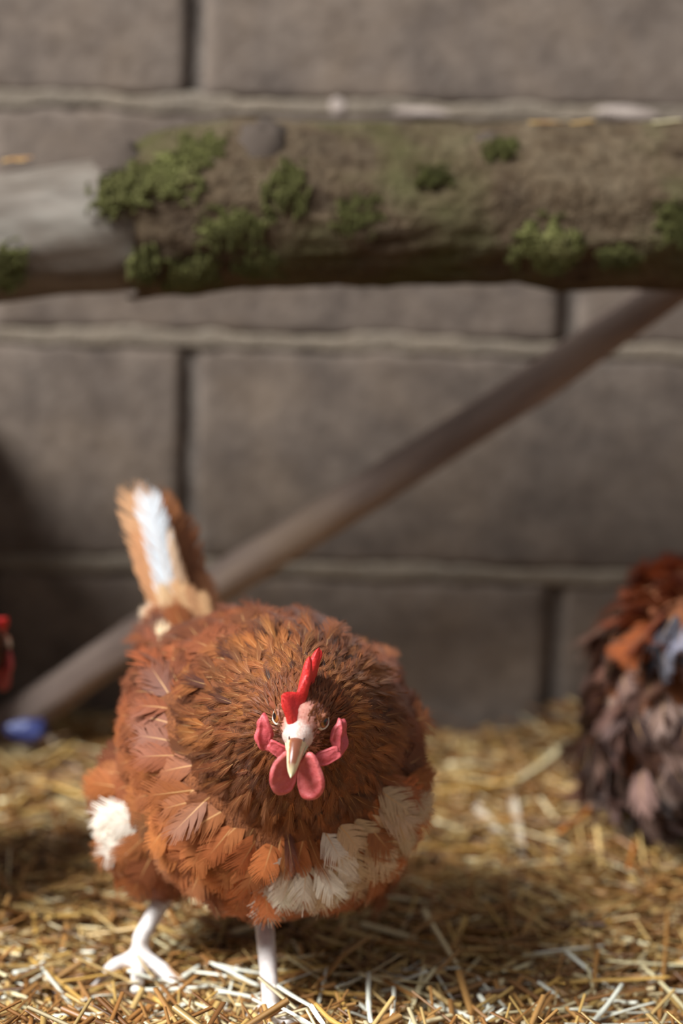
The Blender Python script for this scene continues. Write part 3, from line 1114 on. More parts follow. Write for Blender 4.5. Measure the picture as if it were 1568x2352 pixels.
def flap_mesh(name, wd, ht, th, mat, rim=0.5, cup=0.0, top=0.45, ridge=0.0, seed=0, irr=0.0, flat=0):
    """rounded hanging flap: x across, z down from 0 to -ht, y is the thickness"""
    V, F = [], []
    nr, na = 14, 44
    for side in (-1, 1):
        for i in range(nr + 1):
            r = i / nr
            for j in range(na):
                a = 2 * math.pi * j / na
                cx, cz = math.cos(a), math.sin(a)
                wide = wd / 2 * (top + (1 - top) * (0.5 - 0.5 * cz) ** 0.8 * 1.0) if cz > -0.2 else wd / 2 * (top + (1 - top) * (0.5 - 0.5 * -0.2) ** 0.8 + (1 - top) * 0.1 * (-cz - .2))
                rj = r * (1 + irr * noise.noise(Vector((cx * 1.3 + seed * 3.1, cz * 1.3, seed))))
                x = wide * cx * rj * 1.15; z = -ht / 2 + ht / 2 * cz * rj
                if flat:
                    x *= 0.66 if x * flat > 0 else 1.12
                prof = (th * (0.55 + rim * 0.45 * math.exp(-((r - 0.86) / 0.1) ** 2))) * max(0, 1 - max(0, (r - 0.86) / 0.14) ** 2.2) ** 0.5
                y = side * prof + cup * r * r - ridge * math.exp(-((x / wd + 0.1) / 0.09) ** 2) * (1 - r * r)
                y += 0.0005 * noise.noise(Vector((x * 260 + seed, z * 260, side * 0.2))) + irr * 0.006 * noise.noise(Vector((x * 120 + seed, z * 120, 4)))
                V.append((x, y, z))
    S = (nr + 1) * na
    for i in range(nr):
        for j in range(na):
            a, b = i * na + j, i * na + (j + 1) % na
            F.append((a, b, b + na, a + na))
            F.append((S + a, S + a + na, S + b + na, S + b))
    me = mkmesh(name, V, F, mat)
    bm = bmesh.new(); bm.from_mesh(me)
    bmesh.ops.remove_doubles(bm, verts=bm.verts, dist=0.00006)
    bmesh.ops.recalc_face_normals(bm, faces=bm.faces)
    bm.to_mesh(me); bm.free()
    return me

def beak_upper(y0=0.0165, y1=0.0385):
    V, F, U = [], [], []
    ny, na = 22, 16
    for i in range(ny + 1):
        t = i / ny
        y = y0 + (y1 - y0) * t
        wdt = 0.0040 * (1 - t) ** 0.75 + 0.0017 * (1 - t ** 10)
        hgt = (0.0056 * (1 - t) ** 0.55 + 0.0020 * (1 - t ** 10)) * (0.72 + 0.28 * min(1, t / 0.25))
        zc = -0.0058 - 0.0010 * t - 0.0062 * t ** 2.3      # culmen curves down to a hook
        if i == ny:
            wdt = hgt = 0.0003
        for j in range(na):
            a = math.pi * j / (na - 1)
            x = wdt * math.cos(a)
            z = zc + hgt * math.sin(a) ** 0.8
            V.append((x, y, z)); U.append((math.cos(a), t, 0))
        V.append((0, y, zc + 0.0006)); U.append((1, t, 0))
    n = na + 1
    for i in range(ny):
        for j in range(n):
            a, b = i * n + j, i * n + (j + 1) % n
            F.append((a, a + n, b + n, b))
    F.append(tuple(range(n))); F.append(tuple(ny * n + j for j in range(n)))
    me = with_fuv(mkmesh('beak', V, F, M_BEAK), U)
    bm = bmesh.new(); bm.from_mesh(me); bmesh.ops.recalc_face_normals(bm, faces=bm.faces); bm.to_mesh(me); bm.free()
    return me

def beak_lower(y0=0.013, y1=0.0335):
    V, F = [], []
    ny, na = 16, 14
    for i in range(ny + 1):
        t = i / ny
        y = y0 + (y1 - y0) * t
        wdt = 0.0060 * (1 - t) ** 0.75 + 0.0012
        hgt = 0.0036 * (1 - t) ** 0.7 + 0.0008
        zt = -0.0062 - 0.0012 * t - 0.0040 * t ** 2
        for j in range(na):
            a = math.pi * j / (na - 1)
            V.append((wdt * math.cos(a), y, zt - hgt * math.sin(a)))
    for i in range(ny):
        for j in range(na):
            a, b = i * na + j, i * na + (j + 1) % na
            F.append((a, b, b + na, a + na))
    F.append(tuple(range(na))[::-1]); F.append(tuple(ny * na + j for j in range(na)))
    me = mkmesh('lower_beak', V, F, M_BEAK2)
    bm = bmesh.new(); bm.from_mesh(me); bmesh.ops.recalc_face_normals(bm, faces=bm.faces); bm.to_mesh(me); bm.free()
    return me

def eye_mesh(r=0.0050):
    V, F, U = [], [], []
    nr, na = 20, 28
    for i in range(nr + 1):
        th = math.pi * i / nr
        for j in range(na):
            a = 2 * math.pi * j / na
            V.append((r * math.cos(th), r * math.sin(th) * math.cos(a), r * math.sin(th) * math.sin(a)))
            U.append((min(1, th / 0.95), 0, 0))
    for i in range(nr):
        for j in range(na):
            a, b = i * na + j, i * na + (j + 1) % na
            F.append((a, a + na, b + na, b))
    return with_fuv(mkmesh('eye', V, F, M_EYE), U)

def lid_mesh(upper, r=0.0050):
    """skin shell over the eyeball outside an almond opening (outward = +x, forward = +y)"""
    V, F = [], []
    n, m = 30, 9
    for i in range(n + 1):
        t = i / n
        a = math.pi * t * (1 if upper else -1)
        o = 0.80 * abs(math.cos(a)) ** 1.6 + (0.46 if upper else 0.56) * abs(math.sin(a)) ** 1.1
        for j in range(m + 1):
            q = j / m
            th = o + (1.55 - o) * q ** 1.3
            if upper:
                rad = r * (1.16 - 0.10 * q)
            else:
                rad = r * (1.13 - 0.05 * q)
            if j == 0:
                rad = r * 0.99
            V.append((rad * math.cos(th), rad * math.sin(th) * math.cos(a), rad * math.sin(th) * math.sin(a)))
    for i in range(n):
        for j in range(m):
            a = i * (m + 1) + j
            F.append((a, a + 1, a + m + 2, a + m + 1))
    me = mkmesh('eyelid', V, F, M_LIDU if upper else M_LID)
    bm = bmesh.new(); bm.from_mesh(me); bmesh.ops.recalc_face_normals(bm, faces=bm.faces); bm.to_mesh(me); bm.free()
    return me

def frame(pos, fwd, up, roll=0.0):
    f = Vector(fwd).normalized()
    r = f.cross(Vector(up)).normalized()
    u = r.cross(f)
    if roll:
        q = Matrix.Rotation(roll, 3, f); r, u = q @ r, q @ u
    return Matrix(((r.x, f.x, u.x, pos[0]), (r.y, f.y, u.y, pos[1]), (r.z, f.z, u.z, pos[2]), (0, 0, 0, 1)))

def build_head(root, H, comb_spec, wattles, lobes):
    ob = lambda name, me, m: link(name, me, root, mw=m)
    ob('comb', comb_mesh(comb_spec), H)['label'] = 'bright red serrated comb'
    b = ob('beak', beak_upper(), H); b['label'] = 'brown and cream curved beak'
    ob('lower_beak', beak_lower(), H)
    for sx in (-1, 1):
        bm = bmesh.new(); add_ball(bm, (0, 0, 0), (0.0005, 0.0017, 0.0006), sub=2)
        n = link('nostril', bm_mesh('nostril', bm, M_NOST), b, mw=Matrix.Translation((sx * 0.0040, 0.0182, -0.0010)) @ Matrix.Rotation(-0.35, 4, 'X') @ Matrix.Rotation(sx * 0.9, 4, 'Y'))
        me = EYE_ME
        E = H @ Matrix.Translation((sx * 0.0106, 0.0022, 0.0014)) @ Matrix.Rotation(sx * 0.50, 4, 'Z') @ Matrix.Rotation(-sx * 0.22, 4, 'Y')
        if sx < 0:
            E = E @ Matrix.Rotation(math.pi, 4, 'Z')
        e = ob('eye', me, E)
        e['label'] = 'amber eye with black pupil'
        mir = Matrix.Diagonal((1, 1 if sx > 0 else -1, 1, 1))
        sl = Matrix.Rotation(-0.35 * 1, 4, 'X')
        link('eyelid', LID_LO, e, mw=mir @ sl)['label'] = 'pale lower eyelid'
        link('eyelid', LID_UP, e, mw=mir @ sl)
    for (m, me) in wattles:
        ob('wattle', me, m)['label'] = 'rounded pinkish red wattle'
    for (m, me) in lobes:
        ob('ear_lobe', me, m)['label'] = 'folded red ear lobe'
EYE_ME, LID_LO, LID_UP = eye_mesh(), lid_mesh(False), lid_mesh(True)

def hen(name, label, loc, yaw, P):
    root = bpy.data.objects.new(name, None); COL.objects.link(root)
    root.location = loc; root.rotation_euler = (0, 0, yaw)
    bpy.context.view_layer.update()
    MW = Matrix.Translation(loc) @ Matrix.Rotation(yaw, 4, 'Z')
    INV = MW.inverted()
    tag(root, label, 'hen')
    H = P['head']                       # head matrix, local
    hp = H.translation
    # --- one continuous body: trunk, neck, head, thighs, legs and toes
    bm = bmesh.new()
    for (c, r, e) in P['balls']:
        rot = Matrix.Rotation(e, 3, 'X') if e else None
        add_ball(bm, c, r, rot, 4)
    add_chain(bm, [(Vector(a), r) for a, r in P['neck']], 0.25, 3)
    h3 = H.to_3x3()
    add_ball(bm, H @ Vector((0, -0.006, -0.001)), (0.0148, 0.0190, 0.0150), h3, 4)
    add_ball(bm, H @ Vector((0, 0.007, -0.004)), (0.0098, 0.0135, 0.0098), h3, 3)
    add_ball(bm, H @ Vector((0, 0.0135, -0.0040)), (0.0062, 0.0082, 0.0066), h3, 3)
    add_ball(bm, H @ Vector((0, -0.002, -0.0105)), (0.0105, 0.0150, 0.0090), h3, 3)
    for chain in P['legs']:
        add_chain(bm, [(INV @ Vector(a), r) for a, r in chain], 0.4, 2)
    me = remesh(bm, P.get('voxel', 0.0022), 4)
    me.name = 'body'
    n = len(me.vertices)
    co = np.zeros(n * 3, np.float32); me.vertices.foreach_get('co', co); co = co.reshape(-1, 3)
    me.materials.clear()
    for m in (M_SKIN, M_FACE2, M_LEG):
        me.materials.append(m)
    npoly = len(me.polygons)
    cen = np.zeros(npoly * 3, np.float32); me.polygons.foreach_get('center', cen); cen = cen.reshape(-1, 3)
    nor = np.zeros(npoly * 3, np.float32); me.polygons.foreach_get('normal', nor); nor = nor.reshape(-1, 3)
    ar = np.zeros(npoly, np.float32); me.polygons.foreach_get('area', ar)
    Hi = np.array(H.inverted())
    hc = cen @ Hi[:3, :3].T + Hi[:3, 3]
    mi = np.zeros(npoly, np.int32)
    face = (hc[:, 1] > -0.016) & (np.abs(hc[:, 0]) < 0.024) & (np.abs(hc[:, 2]) < 0.024)
    mi[face] = 1
    a_ = me.attributes.new('hc', 'FLOAT_VECTOR', 'POINT')
    a_.data.foreach_set('vector', (co @ Hi[:3, :3].T + Hi[:3, 3]).astype(np.float32).ravel())
    legmask = np.zeros(npoly, bool)
    for chain in P['legs']:
        for k, ((a, ra), (b, rb)) in enumerate(zip(chain, chain[1:])):
            a = np.array(INV @ Vector(a)); b = np.array(INV @ Vector(b))
            d = b - a
            t = np.clip(((cen - a) @ d) / (d @ d + 1e-9), 0, 1)
            dist = np.linalg.norm(cen - (a + t[:, None] * d), axis=1)
            legmask |= dist < (ra + (rb - ra) * t) * 1.25 + 0.001
    thick = np.zeros(npoly, bool)
    for (c, r, e) in P['balls']:
        R = np.array(Matrix.Rotation(-e, 3, 'X')) if e else np.eye(3)
        q = ((cen - np.array(c)) @ R.T) / np.array(r)
        thick |= (q ** 2).sum(1) < 1.12
    legmask &= ~thick
    mi[legmask] = 2
    me.polygons.foreach_set('material_index', mi)
    me.polygons.foreach_set('use_smooth', np.ones(npoly, dtype=bool))
    link('body', me, root)['label'] = P.get('body_label', 'hen body with bare pinkish face and pale scaly legs')
    # --- plumage
    items = []
    pr = ar / ar.sum()
    cand = rng.choice(npoly, P['cand'], p=pr)
    near = np.where(np.linalg.norm(cen - np.array(hp), axis=1) < 0.034)[0]
    if len(near) and P.get('headcand', 16000):
        q_ = ar[near] / ar[near].sum()
        cand = np.concatenate([cand, rng.choice(near, P.get('headcand', 16000), p=q_)])
    cell = 0.008
    gridd = {}
    up = np.array((0, 0, 1.0)); back = np.array((0, 1.0, 0))
    hpn = np.array(hp)
    camloc = np.array(INV @ CAM)
    score = []
    for fi in cand:
        if legmask[fi]:
            continue
        p, nm = cen[fi].astype(float), nor[fi].astype(float)
        p = p + rng.normal(0, 0.0006, 3)
        if nm @ nm < 0.5:
            continue
        h = hc[fi]
        dh = np.linalg.norm(p - hpn)
        spec = P['region'](p, nm, h, dh)
        if spec is None:
            continue
        kind, L, W, lift, space, dvec, fl = spec
        key = tuple((p / cell).astype(int))
        ok = True
        rad = int(math.ceil(space / cell))
        for dx in range(-rad, rad + 1):
            for dy in range(-rad, rad + 1):
                for dz in range(-rad, rad + 1):
                    for q in gridd.get((key[0] + dx, key[1] + dy, key[2] + dz), ()):
                        e = p - q
                        if e @ e < space * space:
                            ok = False; break
                    if not ok: break
                if not ok: break
            if not ok: break
        if not ok:
            continue
        gridd.setdefault(key, []).append(p)
        t = dvec - (dvec @ nm) * nm
        ln = np.linalg.norm(t)
        if ln < 1e-4:
            continue
        t /= ln
        s = np.cross(t, nm)
        a = rng.normal(0, fl)
        t = t * math.cos(a) + s * math.sin(a)
        li = lift + rng.normal(0, 0.06 + fl * 0.25)
        T = t * math.cos(li) + nm * math.sin(li)
        N = nm * math.cos(li) - t * math.sin(li)
        S = np.cross(T, N)
        tw = rng.normal(0, 0.18)
        S, N = S * math.cos(tw) + N * math.sin(tw), N * math.cos(tw) - S * math.sin(tw)
        L = L * rng.uniform(0.8, 1.2)
        lo, hi = {'C': iC, 'F': iF, 'H': iH, 'T': iT}[kind]
        pi = int(rng.integers(lo, hi))
        asp = {'C': 0.56, 'F': 0.50, 'H': 0.26, 'T': 0.30}[kind]
        col = P['colour'](p, nm, h, dh, kind)
        it = (pi, p - nm * 0.001, S * (W / asp), T * L, N * L, col)
        items.append(it)
        v = camloc - p; v /= np.linalg.norm(v)
        score.append(L * W * max(0.02, N @ v))
    for sx in P.get('brows', ()):
        c = np.array(H @ Vector((sx * 0.0106, 0.0022, 0.0014)))
        h3n = np.array(H.to_3x3())
        for _ in range(260):
            v = rng.normal(0, 1, 3); v /= np.linalg.norm(v)
            out = h3n @ np.array((sx * 0.85, 0.5, 0.1)); out /= np.linalg.norm(out)
            zz = v @ h3n[:, 2]
            if v @ out > 0.86 or v @ out < -0.1 or zz < (0.30 if v @ (h3n[:, 0] * sx) > 0.2 else 0.05):
                continue
            p = c + v * 0.0056
            t = -h3n[:, 1] * 0.9 + h3n[:, 2] * 0.15; t = t - (t @ v) * v; t /= np.linalg.norm(t)
            t = t * 0.96 + v * 0.28
            s_ = np.cross(t, v); L = rng.uniform(0.0028, 0.0048)
            items.append((int(rng.integers(*iT)), p, s_ * (0.0009 / 0.3), t * L, v * L, jitter(RUST * (0.7 + 0.6 * rng.random()), 0.2, 0.05))); score.append(0.0)
    order = np.argsort(-np.array(score))
    kk = P.get('single', 290)
    for i in order[:kk]:
        feather_obj(items[i], root)
    feathers_stuff('plumage', [items[i] for i in order[kk:]], root, 'small overlapping feathers of the coat')
    # --- head furniture
    if P.get('headparts', True):
        build_head(root, H, P['comb'], P['wattles'](H), P['lobes'](H))
    # --- tail
    for (b, tip, nrm, W, col, pi) in P['tail']:
        b, tip, nrm = (INV @ Vector(b)), (INV @ Vector(tip)), (INV.to_3x3() @ Vector(nrm))
        T = tip - b; N = (nrm - T.normalized() * nrm.dot(T.normalized())).normalized()
        S = T.normalized().cross(N)
        feather_obj((iQ[0] + pi, b, S * (W * 1.15 / 0.26), T, N * T.length, linv(col)), root, 'tail_feather')
    # --- claws
    for (a, d) in P.get('claws', []):
        a = INV @ Vector(a); d = (INV.to_3x3() @ Vector(d)).normalized()
        V, F = [], []
        q = d.to_track_quat('Y', 'Z').to_matrix()
        for i in range(6):
            t = i / 5
            r = 0.0022 * (1 - t) + 0.0002
            for j in range(8):
                b = 2 * math.pi * j / 8
                V.append(a + q @ Vector((r * math.cos(b), 0.012 * t, r * math.sin(b) - 0.004 * t * t)))
        for i in range(5):
            for j in range(8):
                F.append((i * 8 + j, i * 8 + (j + 1) % 8, (i + 1) * 8 + (j + 1) % 8, (i + 1) * 8 + j))
        link('claw', mkmesh('claw', V, F, M_CLAW), root)
    return root

def jitter(c, v=0.18, hue=0.10):
    k = rng.uniform(1 - v, 1 + v)
    return np.clip(c * k * (1 + rng.normal(0, hue, 3) * np.array((0.5, 0.6, 1.0))), 0.002, 1)

# ================= the hen in front
HENC = Vector((-0.045, 1.475, 0.0)); HYAW = math.radians(17)
MWh = Matrix.Translation(HENC) @ Matrix.Rotation(HYAW, 4, 'Z'); INVh = MWh.inverted()
eye_mid = at(691, 1650, 1.305)
beak_tip = at(668, 1792, 1.268)
hf = (INVh.to_3x3() @ (beak_tip - eye_mid)).normalized()
hdl = INVh @ eye_mid
# the beak tip sits below the axis, so the head axis points a little higher
axis = (hf + Vector((0, 0, 0.26))).normalized()
HEAD = frame(hdl, axis, (0.03, 0, 1), roll=math.radians(-2))
LW = lambda px, py, Y: INVh @ at(px, py, Y)

def main_region(p, nm, h, dh):
    x, y, z = p
    ax = abs(h[0])
    if dh < 0.032 and h[1] > -0.004:
        if h[1] > 0.0135:
            return None
        if h[1] > 0.0095 and h[2] > -0.006 and ax < 0.0075:
            return None
        if h[1] > 0.003 and h[2] > 0.0 and ax < 0.0045:
            return None
        if math.hypot(h[1] - 0.002, h[2] - 0.001) < 0.0062 and ax > 0.006:
            return None
        if h[2] < -0.012 and h[1] > 0.004:
            return None
    away = (p - np.array(HEAD.translation)); away /= np.linalg.norm(away) + 1e-6
    back = np.array((0, 1.0, 0)); dn = np.array((0, 0, -1.0))
    if dh < 0.029:
        axis_b = -np.array(HEAD.to_3x3() @ Vector((0, 1, 0)))
        f = sstep(0.008, -0.012, h[1])
        return 'T', 0.0046 + 0.0060 * f, 0.0008 + 0.0011 * f, 0.24, 0.0007 + 0.0006 * f, axis_b + away * 0.5, 0.25
    if dh < 0.104:
        t = (dh - 0.029) / 0.075
        L = 0.013 + 0.028 * t; W = 0.0032 + 0.0068 * t
        return 'H', L, W, 0.15 + 0.04 * t, 0.0020 + 0.0028 * t, away + 0.15 * back + 0.10 * dn, 0.17
    if z < 0.105:                       # belly and thighs: softer and fluffier
        return 'F', 0.031, 0.018, 0.17, 0.0066, away * 0.7 + back * 0.5 + dn * 0.6, 0.24
    return ('C' if rng.random() < 0.5 else 'F'), 0.032, 0.0175, (0.17 if rng.random() < 0.75 else 0.32), 0.0064, away * 0.9 + back * 0.75 + dn * 0.30, 0.20

RUST, CHEST, GOLDB, TANB, CREAMB, WHITEB, DARKB = [linv(c) for c in
    ((124, 66, 28), (128, 68, 34), (172, 104, 48), (188, 112, 61), (226, 194, 154), (240, 228, 210), (84, 42, 22))]
PATCH = []      # white and cream patches: centre, radius, strength, colour
def main_colour(p, nm, h, dh, kind):
    q = Vector(p)
    n = noise.noise(q * 30) ; n2 = noise.noise(q * 60 + Vector((5, 1, 2)))
    if kind == 'T':
        return jitter(RUST * (0.8 + 0.5 * rng.random()), 0.2, 0.06)
    if kind == 'H':
        t = 0.5 + 1.0 * n + rng.normal(0, 0.20)
        t *= 0.7
        base = RUST * (1 - t) + GOLDB * t if t > 0 else RUST * 0.7
        if rng.random() < 0.04:
            base = DARKB
        return jitter(base * 0.88, 0.30, 0.06)
    for (c, r, s, col) in PATCH:
        d = (q - c).length + 0.004 * rng.normal()
        if d < r and rng.random() < s:
            return jitter(col, 0.08, 0.02)
    front = sstep(0.03, -0.06, p[1]) * sstep(0.19, 0.13, p[2])
    base = CHEST * (1 - front) + TANB * front
    t = 0.40 * n + 0.35 * n2 + rng.normal(0, 0.13)
    base = base * (1 + t)
    if rng.random() < 0.07:
        base = base * 0.5 + GOLDB * 0.5
    if p[0] < -0.07 and p[2] < 0.14:
        base = (GOLDB + TANB) / 2 * (1 + t)
    return jitter(base, 0.12, 0.05)
PATCH += [(LW(715, 1985, 1.372), 0.021, 0.85, WHITEB), (LW(650, 1890, 1.36), 0.012, 0.5, CREAMB), (LW(770, 2040, 1.376), 0.020, 0.45, CREAMB),
          (LW(850, 1960, 1.38), 0.030, 0.9, CREAMB * 0.9), (LW(910, 1880, 1.395), 0.024, 0.8, CREAMB * 0.8), (LW(960, 1780, 1.44), 0.016, 0.6, CREAMB * .8),
          (LW(325, 1855, 1.46), 0.013, 0.9, WHITEB), (LW(325, 1925, 1.46), 0.010, 0.9, WHITEB), (LW(255, 1740, 1.50), 0.018, 0.6, CREAMB * .8),
          (LW(400, 2035, 1.42), 0.010, 0.7, WHITEB), (LW(330, 1530, 1.53), 0.008, 0.6, CREAMB), (LW(345, 1500, 1.57), 0.012, 0.7, CREAMB)]

def head_wattles(H):
    m1 = H @ Matrix.Translation((0, 0, 0))
    return []
def place_flap(px, py, Y, facing_yaw, tilt, roll, INVm):
    """world-hung flap: top at a pixel, plane turned by facing_yaw"""
    p = INVm @ at(px, py, Y)
    base = INVm.to_3x3().to_4x4()
    return Matrix.Translation(p) @ base @ Matrix.Rotation(facing_yaw, 4, 'Z') @ Matrix.Rotation(tilt, 4, 'X') @ Matrix.Rotation(roll, 4, 'Y')

def main_wattles(H):
    a = flap_mesh('wattle', 0.0195, 0.0260, 0.0018, M_WATT, 0.9, 0.0, 0.74, 0, 1, 0.10, 1)
    b = flap_mesh('wattle', 0.0190, 0.0285, 0.0018, M_WATT, 0.9, 0.0, 0.74, 0, 2, 0.10, -1)
    return [(place_flap(660, 1724, 1.284, 0.55, 0.10, -0.04, INVh), a),
            (place_flap(708, 1728, 1.284, -0.50, 0.10, 0.06, INVh), b)]
def main_lobes(H):
    a = flap_mesh('ear_lobe', 0.0120, 0.0225, 0.0015, M_LOBE, 0.8, 0.002, 0.62, 0.0026, 3, 0.34)
    b = flap_mesh('ear_lobe', 0.0120, 0.0235, 0.0015, M_LOBE, 0.8, 0.002, 0.62, 0.0026, 4, 0.34)
    c = flap_mesh('ear_lobe', 0.0085, 0.0180, 0.0016, M_LOBE, 0.6, 0.001, 0.8, 0.0, 5, 0.30)
    return [(place_flap(602, 1640, 1.304, -0.5, 0.0, -0.06, INVh), a),
            (place_flap(786, 1645, 1.304, 0.5, 0.0, 0.05, INVh), b),
            (place_flap(612, 1706, 1.298, -0.2, 0.0, -1.05, INVh), c),
            (place_flap(784, 1722, 1.298, 0.2, 0.0, 1.1, INVh), c)]
main_comb = dict(base=0.0095, y0=0.0125, y1=-0.0215, sweep=0.45, z0=lambda s: -0.0005 + 0.0095 * min(1, s / 0.35) - 0.002 * s,
                 teeth=[(0.13, 0.17, 0.0075, 0.0105), (0.40, 0.13, 0.0095, -0.0030), (0.62, 0.10, 0.0150, -0.0012), (0.80, 0.09, 0.0165, -0.0040), (0.95, 0.08, 0.0120, -0.0055)],
                 off=lambda s: 0.0022 - 0.003 * s)

# feet: left one stretched out to the side, the other under the breast
def gp(px, py, dz=0.0):
    return tuple(gpt(px, py, dz))
F1 = at(322, 2212, 1.485)
F1 = Vector((F1.x, F1.y, 0.014))
K1 = at(378, 2060, 1.505)
F2 = gpt(620, 2330, 0.012)
K2 = at(606, 2110, 1.455)
T1 = [gpt(206, 2268, 0.004), gpt(312, 2305, 0.004), gpt(424, 2286, 0.004)]
T2 = [gpt(556, 2356, 0.004), gpt(612, 2420, 0.004), gpt(690, 2385, 0.004)]
legs = [[(tuple(K1 + (K1 - F1) * 0.35), 0.009), (tuple(K1), 0.0066), (tuple(F1 + Vector((0, 0, 0.012))), 0.0058), (tuple(F1), 0.0066)],
        [(tuple(K2 + (K2 - F2) * 0.35), 0.009), (tuple(K2), 0.0066), (tuple(F2 + Vector((0, 0, 0.012))), 0.0058), (tuple(F2), 0.0066)]]
claws = []
for f, tt in ((F1, T1), (F2, T2)):
    for q in tt:
        mid = f.lerp(q, 0.5) + Vector((0, 0, 0.004))
        legs.append([(tuple(f), 0.0062), (tuple(mid), 0.0052), (tuple(q), 0.0036)])
        claws.append((tuple(q), tuple(q - mid)))
    bk = f + Vector((0.004, 0.022, -0.006))
    legs.append([(tuple(f), 0.0050), (tuple(bk), 0.0032)])

TB = [  # tail feathers: base pixel, tip pixel, Y base, Y tip, facing, width, colour
    ((440, 1455), (368, 1112), 1.630, 1.668, (0.5, -1, 0.2), 0.030, (156, 98, 58), 0),
    ((455, 1450), (398, 1165), 1.626, 1.660, (0.6, -1, 0.2), 0.030, (140, 84, 48), 1),
    ((468, 1445), (430, 1225), 1.622, 1.652, (0.7, -1, 0.2), 0.028, (130, 78, 44), 2),
    ((482, 1440), (462, 1300), 1.618, 1.645, (0.8, -1, 0.2), 0.024, (150, 94, 56), 3),
    ((425, 1458), (350, 1108), 1.620, 1.655, (0.35, -1, 0.1), 0.026, (150, 94, 54), 1),
    ((408, 1468), (312, 1090), 1.614, 1.646, (-0.15, -1, 0.1), 0.026, (204, 152, 106), 2),
    ((414, 1462), (334, 1100), 1.606, 1.636, (0.15, -1, 0.1), 0.018, (222, 228, 232), 3),
    ((396, 1475), (304, 1205), 1.608, 1.634, (-0.5, -1, 0.1), 0.018, (198, 142, 98), 0),
    ((440, 1452), (384, 1190), 1.604, 1.630, (0.3, -1, 0.1), 0.007, (206, 172, 140), 3),
    ((452, 1450), (404, 1240), 1.603, 1.628, (0.4, -1, 0.1), 0.006, (196, 150, 110), 2),
    ((372, 1500), (322, 1385), 1.600, 1.618, (-0.4, -1, 0.1), 0.013, (216, 190, 160), 1),
    ((392, 1485), (345, 1380), 1.598, 1.614, (-0.2, -1, 0.1), 0.012, (190, 136, 92), 2),
    ((410, 1470), (366, 1330), 1.598, 1.614, (0.1, -1, 0.2), 0.009, (214, 176, 130), 0),
    ((428, 1462), (394, 1320), 1.598, 1.614, (0.1, -1, 0.2), 0.008, (196, 150, 104), 1),
    ((446, 1455), (418, 1330), 1.598, 1.612, (0.3, -1, 0.2), 0.008, (210, 168, 122), 3),
    ((464, 1448), (442, 1335), 1.598, 1.612, (0.4, -1, 0.2), 0.008, (190, 140, 98), 2),
    ((480, 1440), (466, 1350), 1.598, 1.612, (0.4, -1, 0.2), 0.008, (206, 160, 114), 0)]
tail = [(tuple(at(*b, yb)), tuple(at(*t, yt)), nn, wd, c, pi) for (b, t, yb, yt, nn, wd, c, pi) in TB]

mid = Vector((0, -0.085, 0.185))
P_main = dict(
    head=HEAD,
    balls=[((0.004, 0.010, 0.156), (0.086, 0.124, 0.076), 0.10), ((0.004, -0.042, 0.142), (0.083, 0.068, 0.073), 0.0),
           ((0.074, 0.03, 0.156), (0.024, 0.080, 0.050), 0.15), ((-0.064, -0.005, 0.160), (0.021, 0.060, 0.050), 0.15),
           (tuple(INVh @ at(352, 1858, 1.500)), (0.032, 0.044, 0.050), 0.0), ((0.062, 0.02, 0.100), (0.034, 0.046, 0.050), 0.0),
           (tuple(INVh @ at(430, 1520, 1.59)), (0.024, 0.040, 0.022), 0.5)],
    neck=[((0, -0.030, 0.175), 0.070), (tuple(Vector((0, -0.075, 0.190)).lerp(hdl, 0.15)), 0.056), (tuple(Vector((0, -0.085, 0.195)).lerp(hdl, 0.5)), 0.038),
          (tuple(hdl + Vector((HEAD.to_3x3() @ Vector((0, -0.016, -0.004))))), 0.0175)],
    legs=legs, claws=claws, region=main_region, colour=main_colour, cand=80000, single=290,
    comb=main_comb, wattles=main_wattles, lobes=main_lobes, tail=tail, brows=(-1, 1))
hen('hen', 'chestnut brown hen with white breast patches facing forward on the straw', HENC, HYAW, P_main)

# ================= the ragged hen seen from behind
BC = Vector((0.276, 1.775, 0.004)); BYAW = math.radians(172)
MWb = Matrix.Translation(BC) @ Matrix.Rotation(BYAW, 4, 'Z'); INVb = MWb.inverted()
LB = lambda px, py, Y: INVb @ at(px, py, Y)
HEADB = frame(Vector((0.01, -0.165, 0.085)), (0, -0.6, -0.8), (0, -0.5, 1))
def b_region(p, nm, h, dh):
    away = (p - np.array(HEADB.translation)); away /= np.linalg.norm(away) + 1e-6
    dn = np.array((0, 0, -1.0)); back = np.array((0, 1.0, 0))
    if dh < 0.03:
        return None
    if dh < 0.09:
        return 'H', 0.024, 0.007, 0.3, 0.006, away, 0.2
    return ('F' if rng.random() < 0.75 else 'C'), 0.040, 0.020, 0.32, 0.0110, back * 0.8 + dn * 0.75 + away * 0.2, 0.5
GREYB, PINKB, ORB = linv((120, 118, 128)), linv((196, 150, 140)), linv((124, 54, 20))
BP = [(LB(1535, 1490, 1.66), 0.026, 0.95, 'g'), (LB(1568, 1440, 1.67), 0.020, 0.9, 'g'), (LB(1470, 1630, 1.655), 0.016, 0.7, 'c'), (LB(1410, 1600, 1.68), 0.012, 0.7, 'c'),
      (LB(1460, 1660, 1.65), 0.010, 0.9, 'd'), (LB(1490, 1700, 1.65), 0.014, 0.85, 'p'), (LB(1400, 1690, 1.68), 0.012, 0.7, 'c'), (LB(1390, 1740, 1.68), 0.016, 0.8, 'd'),
      (LB(1490, 1780, 1.66), 0.016, 0.8, 'gr'), (LB(1430, 1470, 1.68), 0.010, 0.8, 'c'), (LB(1400, 1850, 1.69), 0.016, 0.9, 'd')]
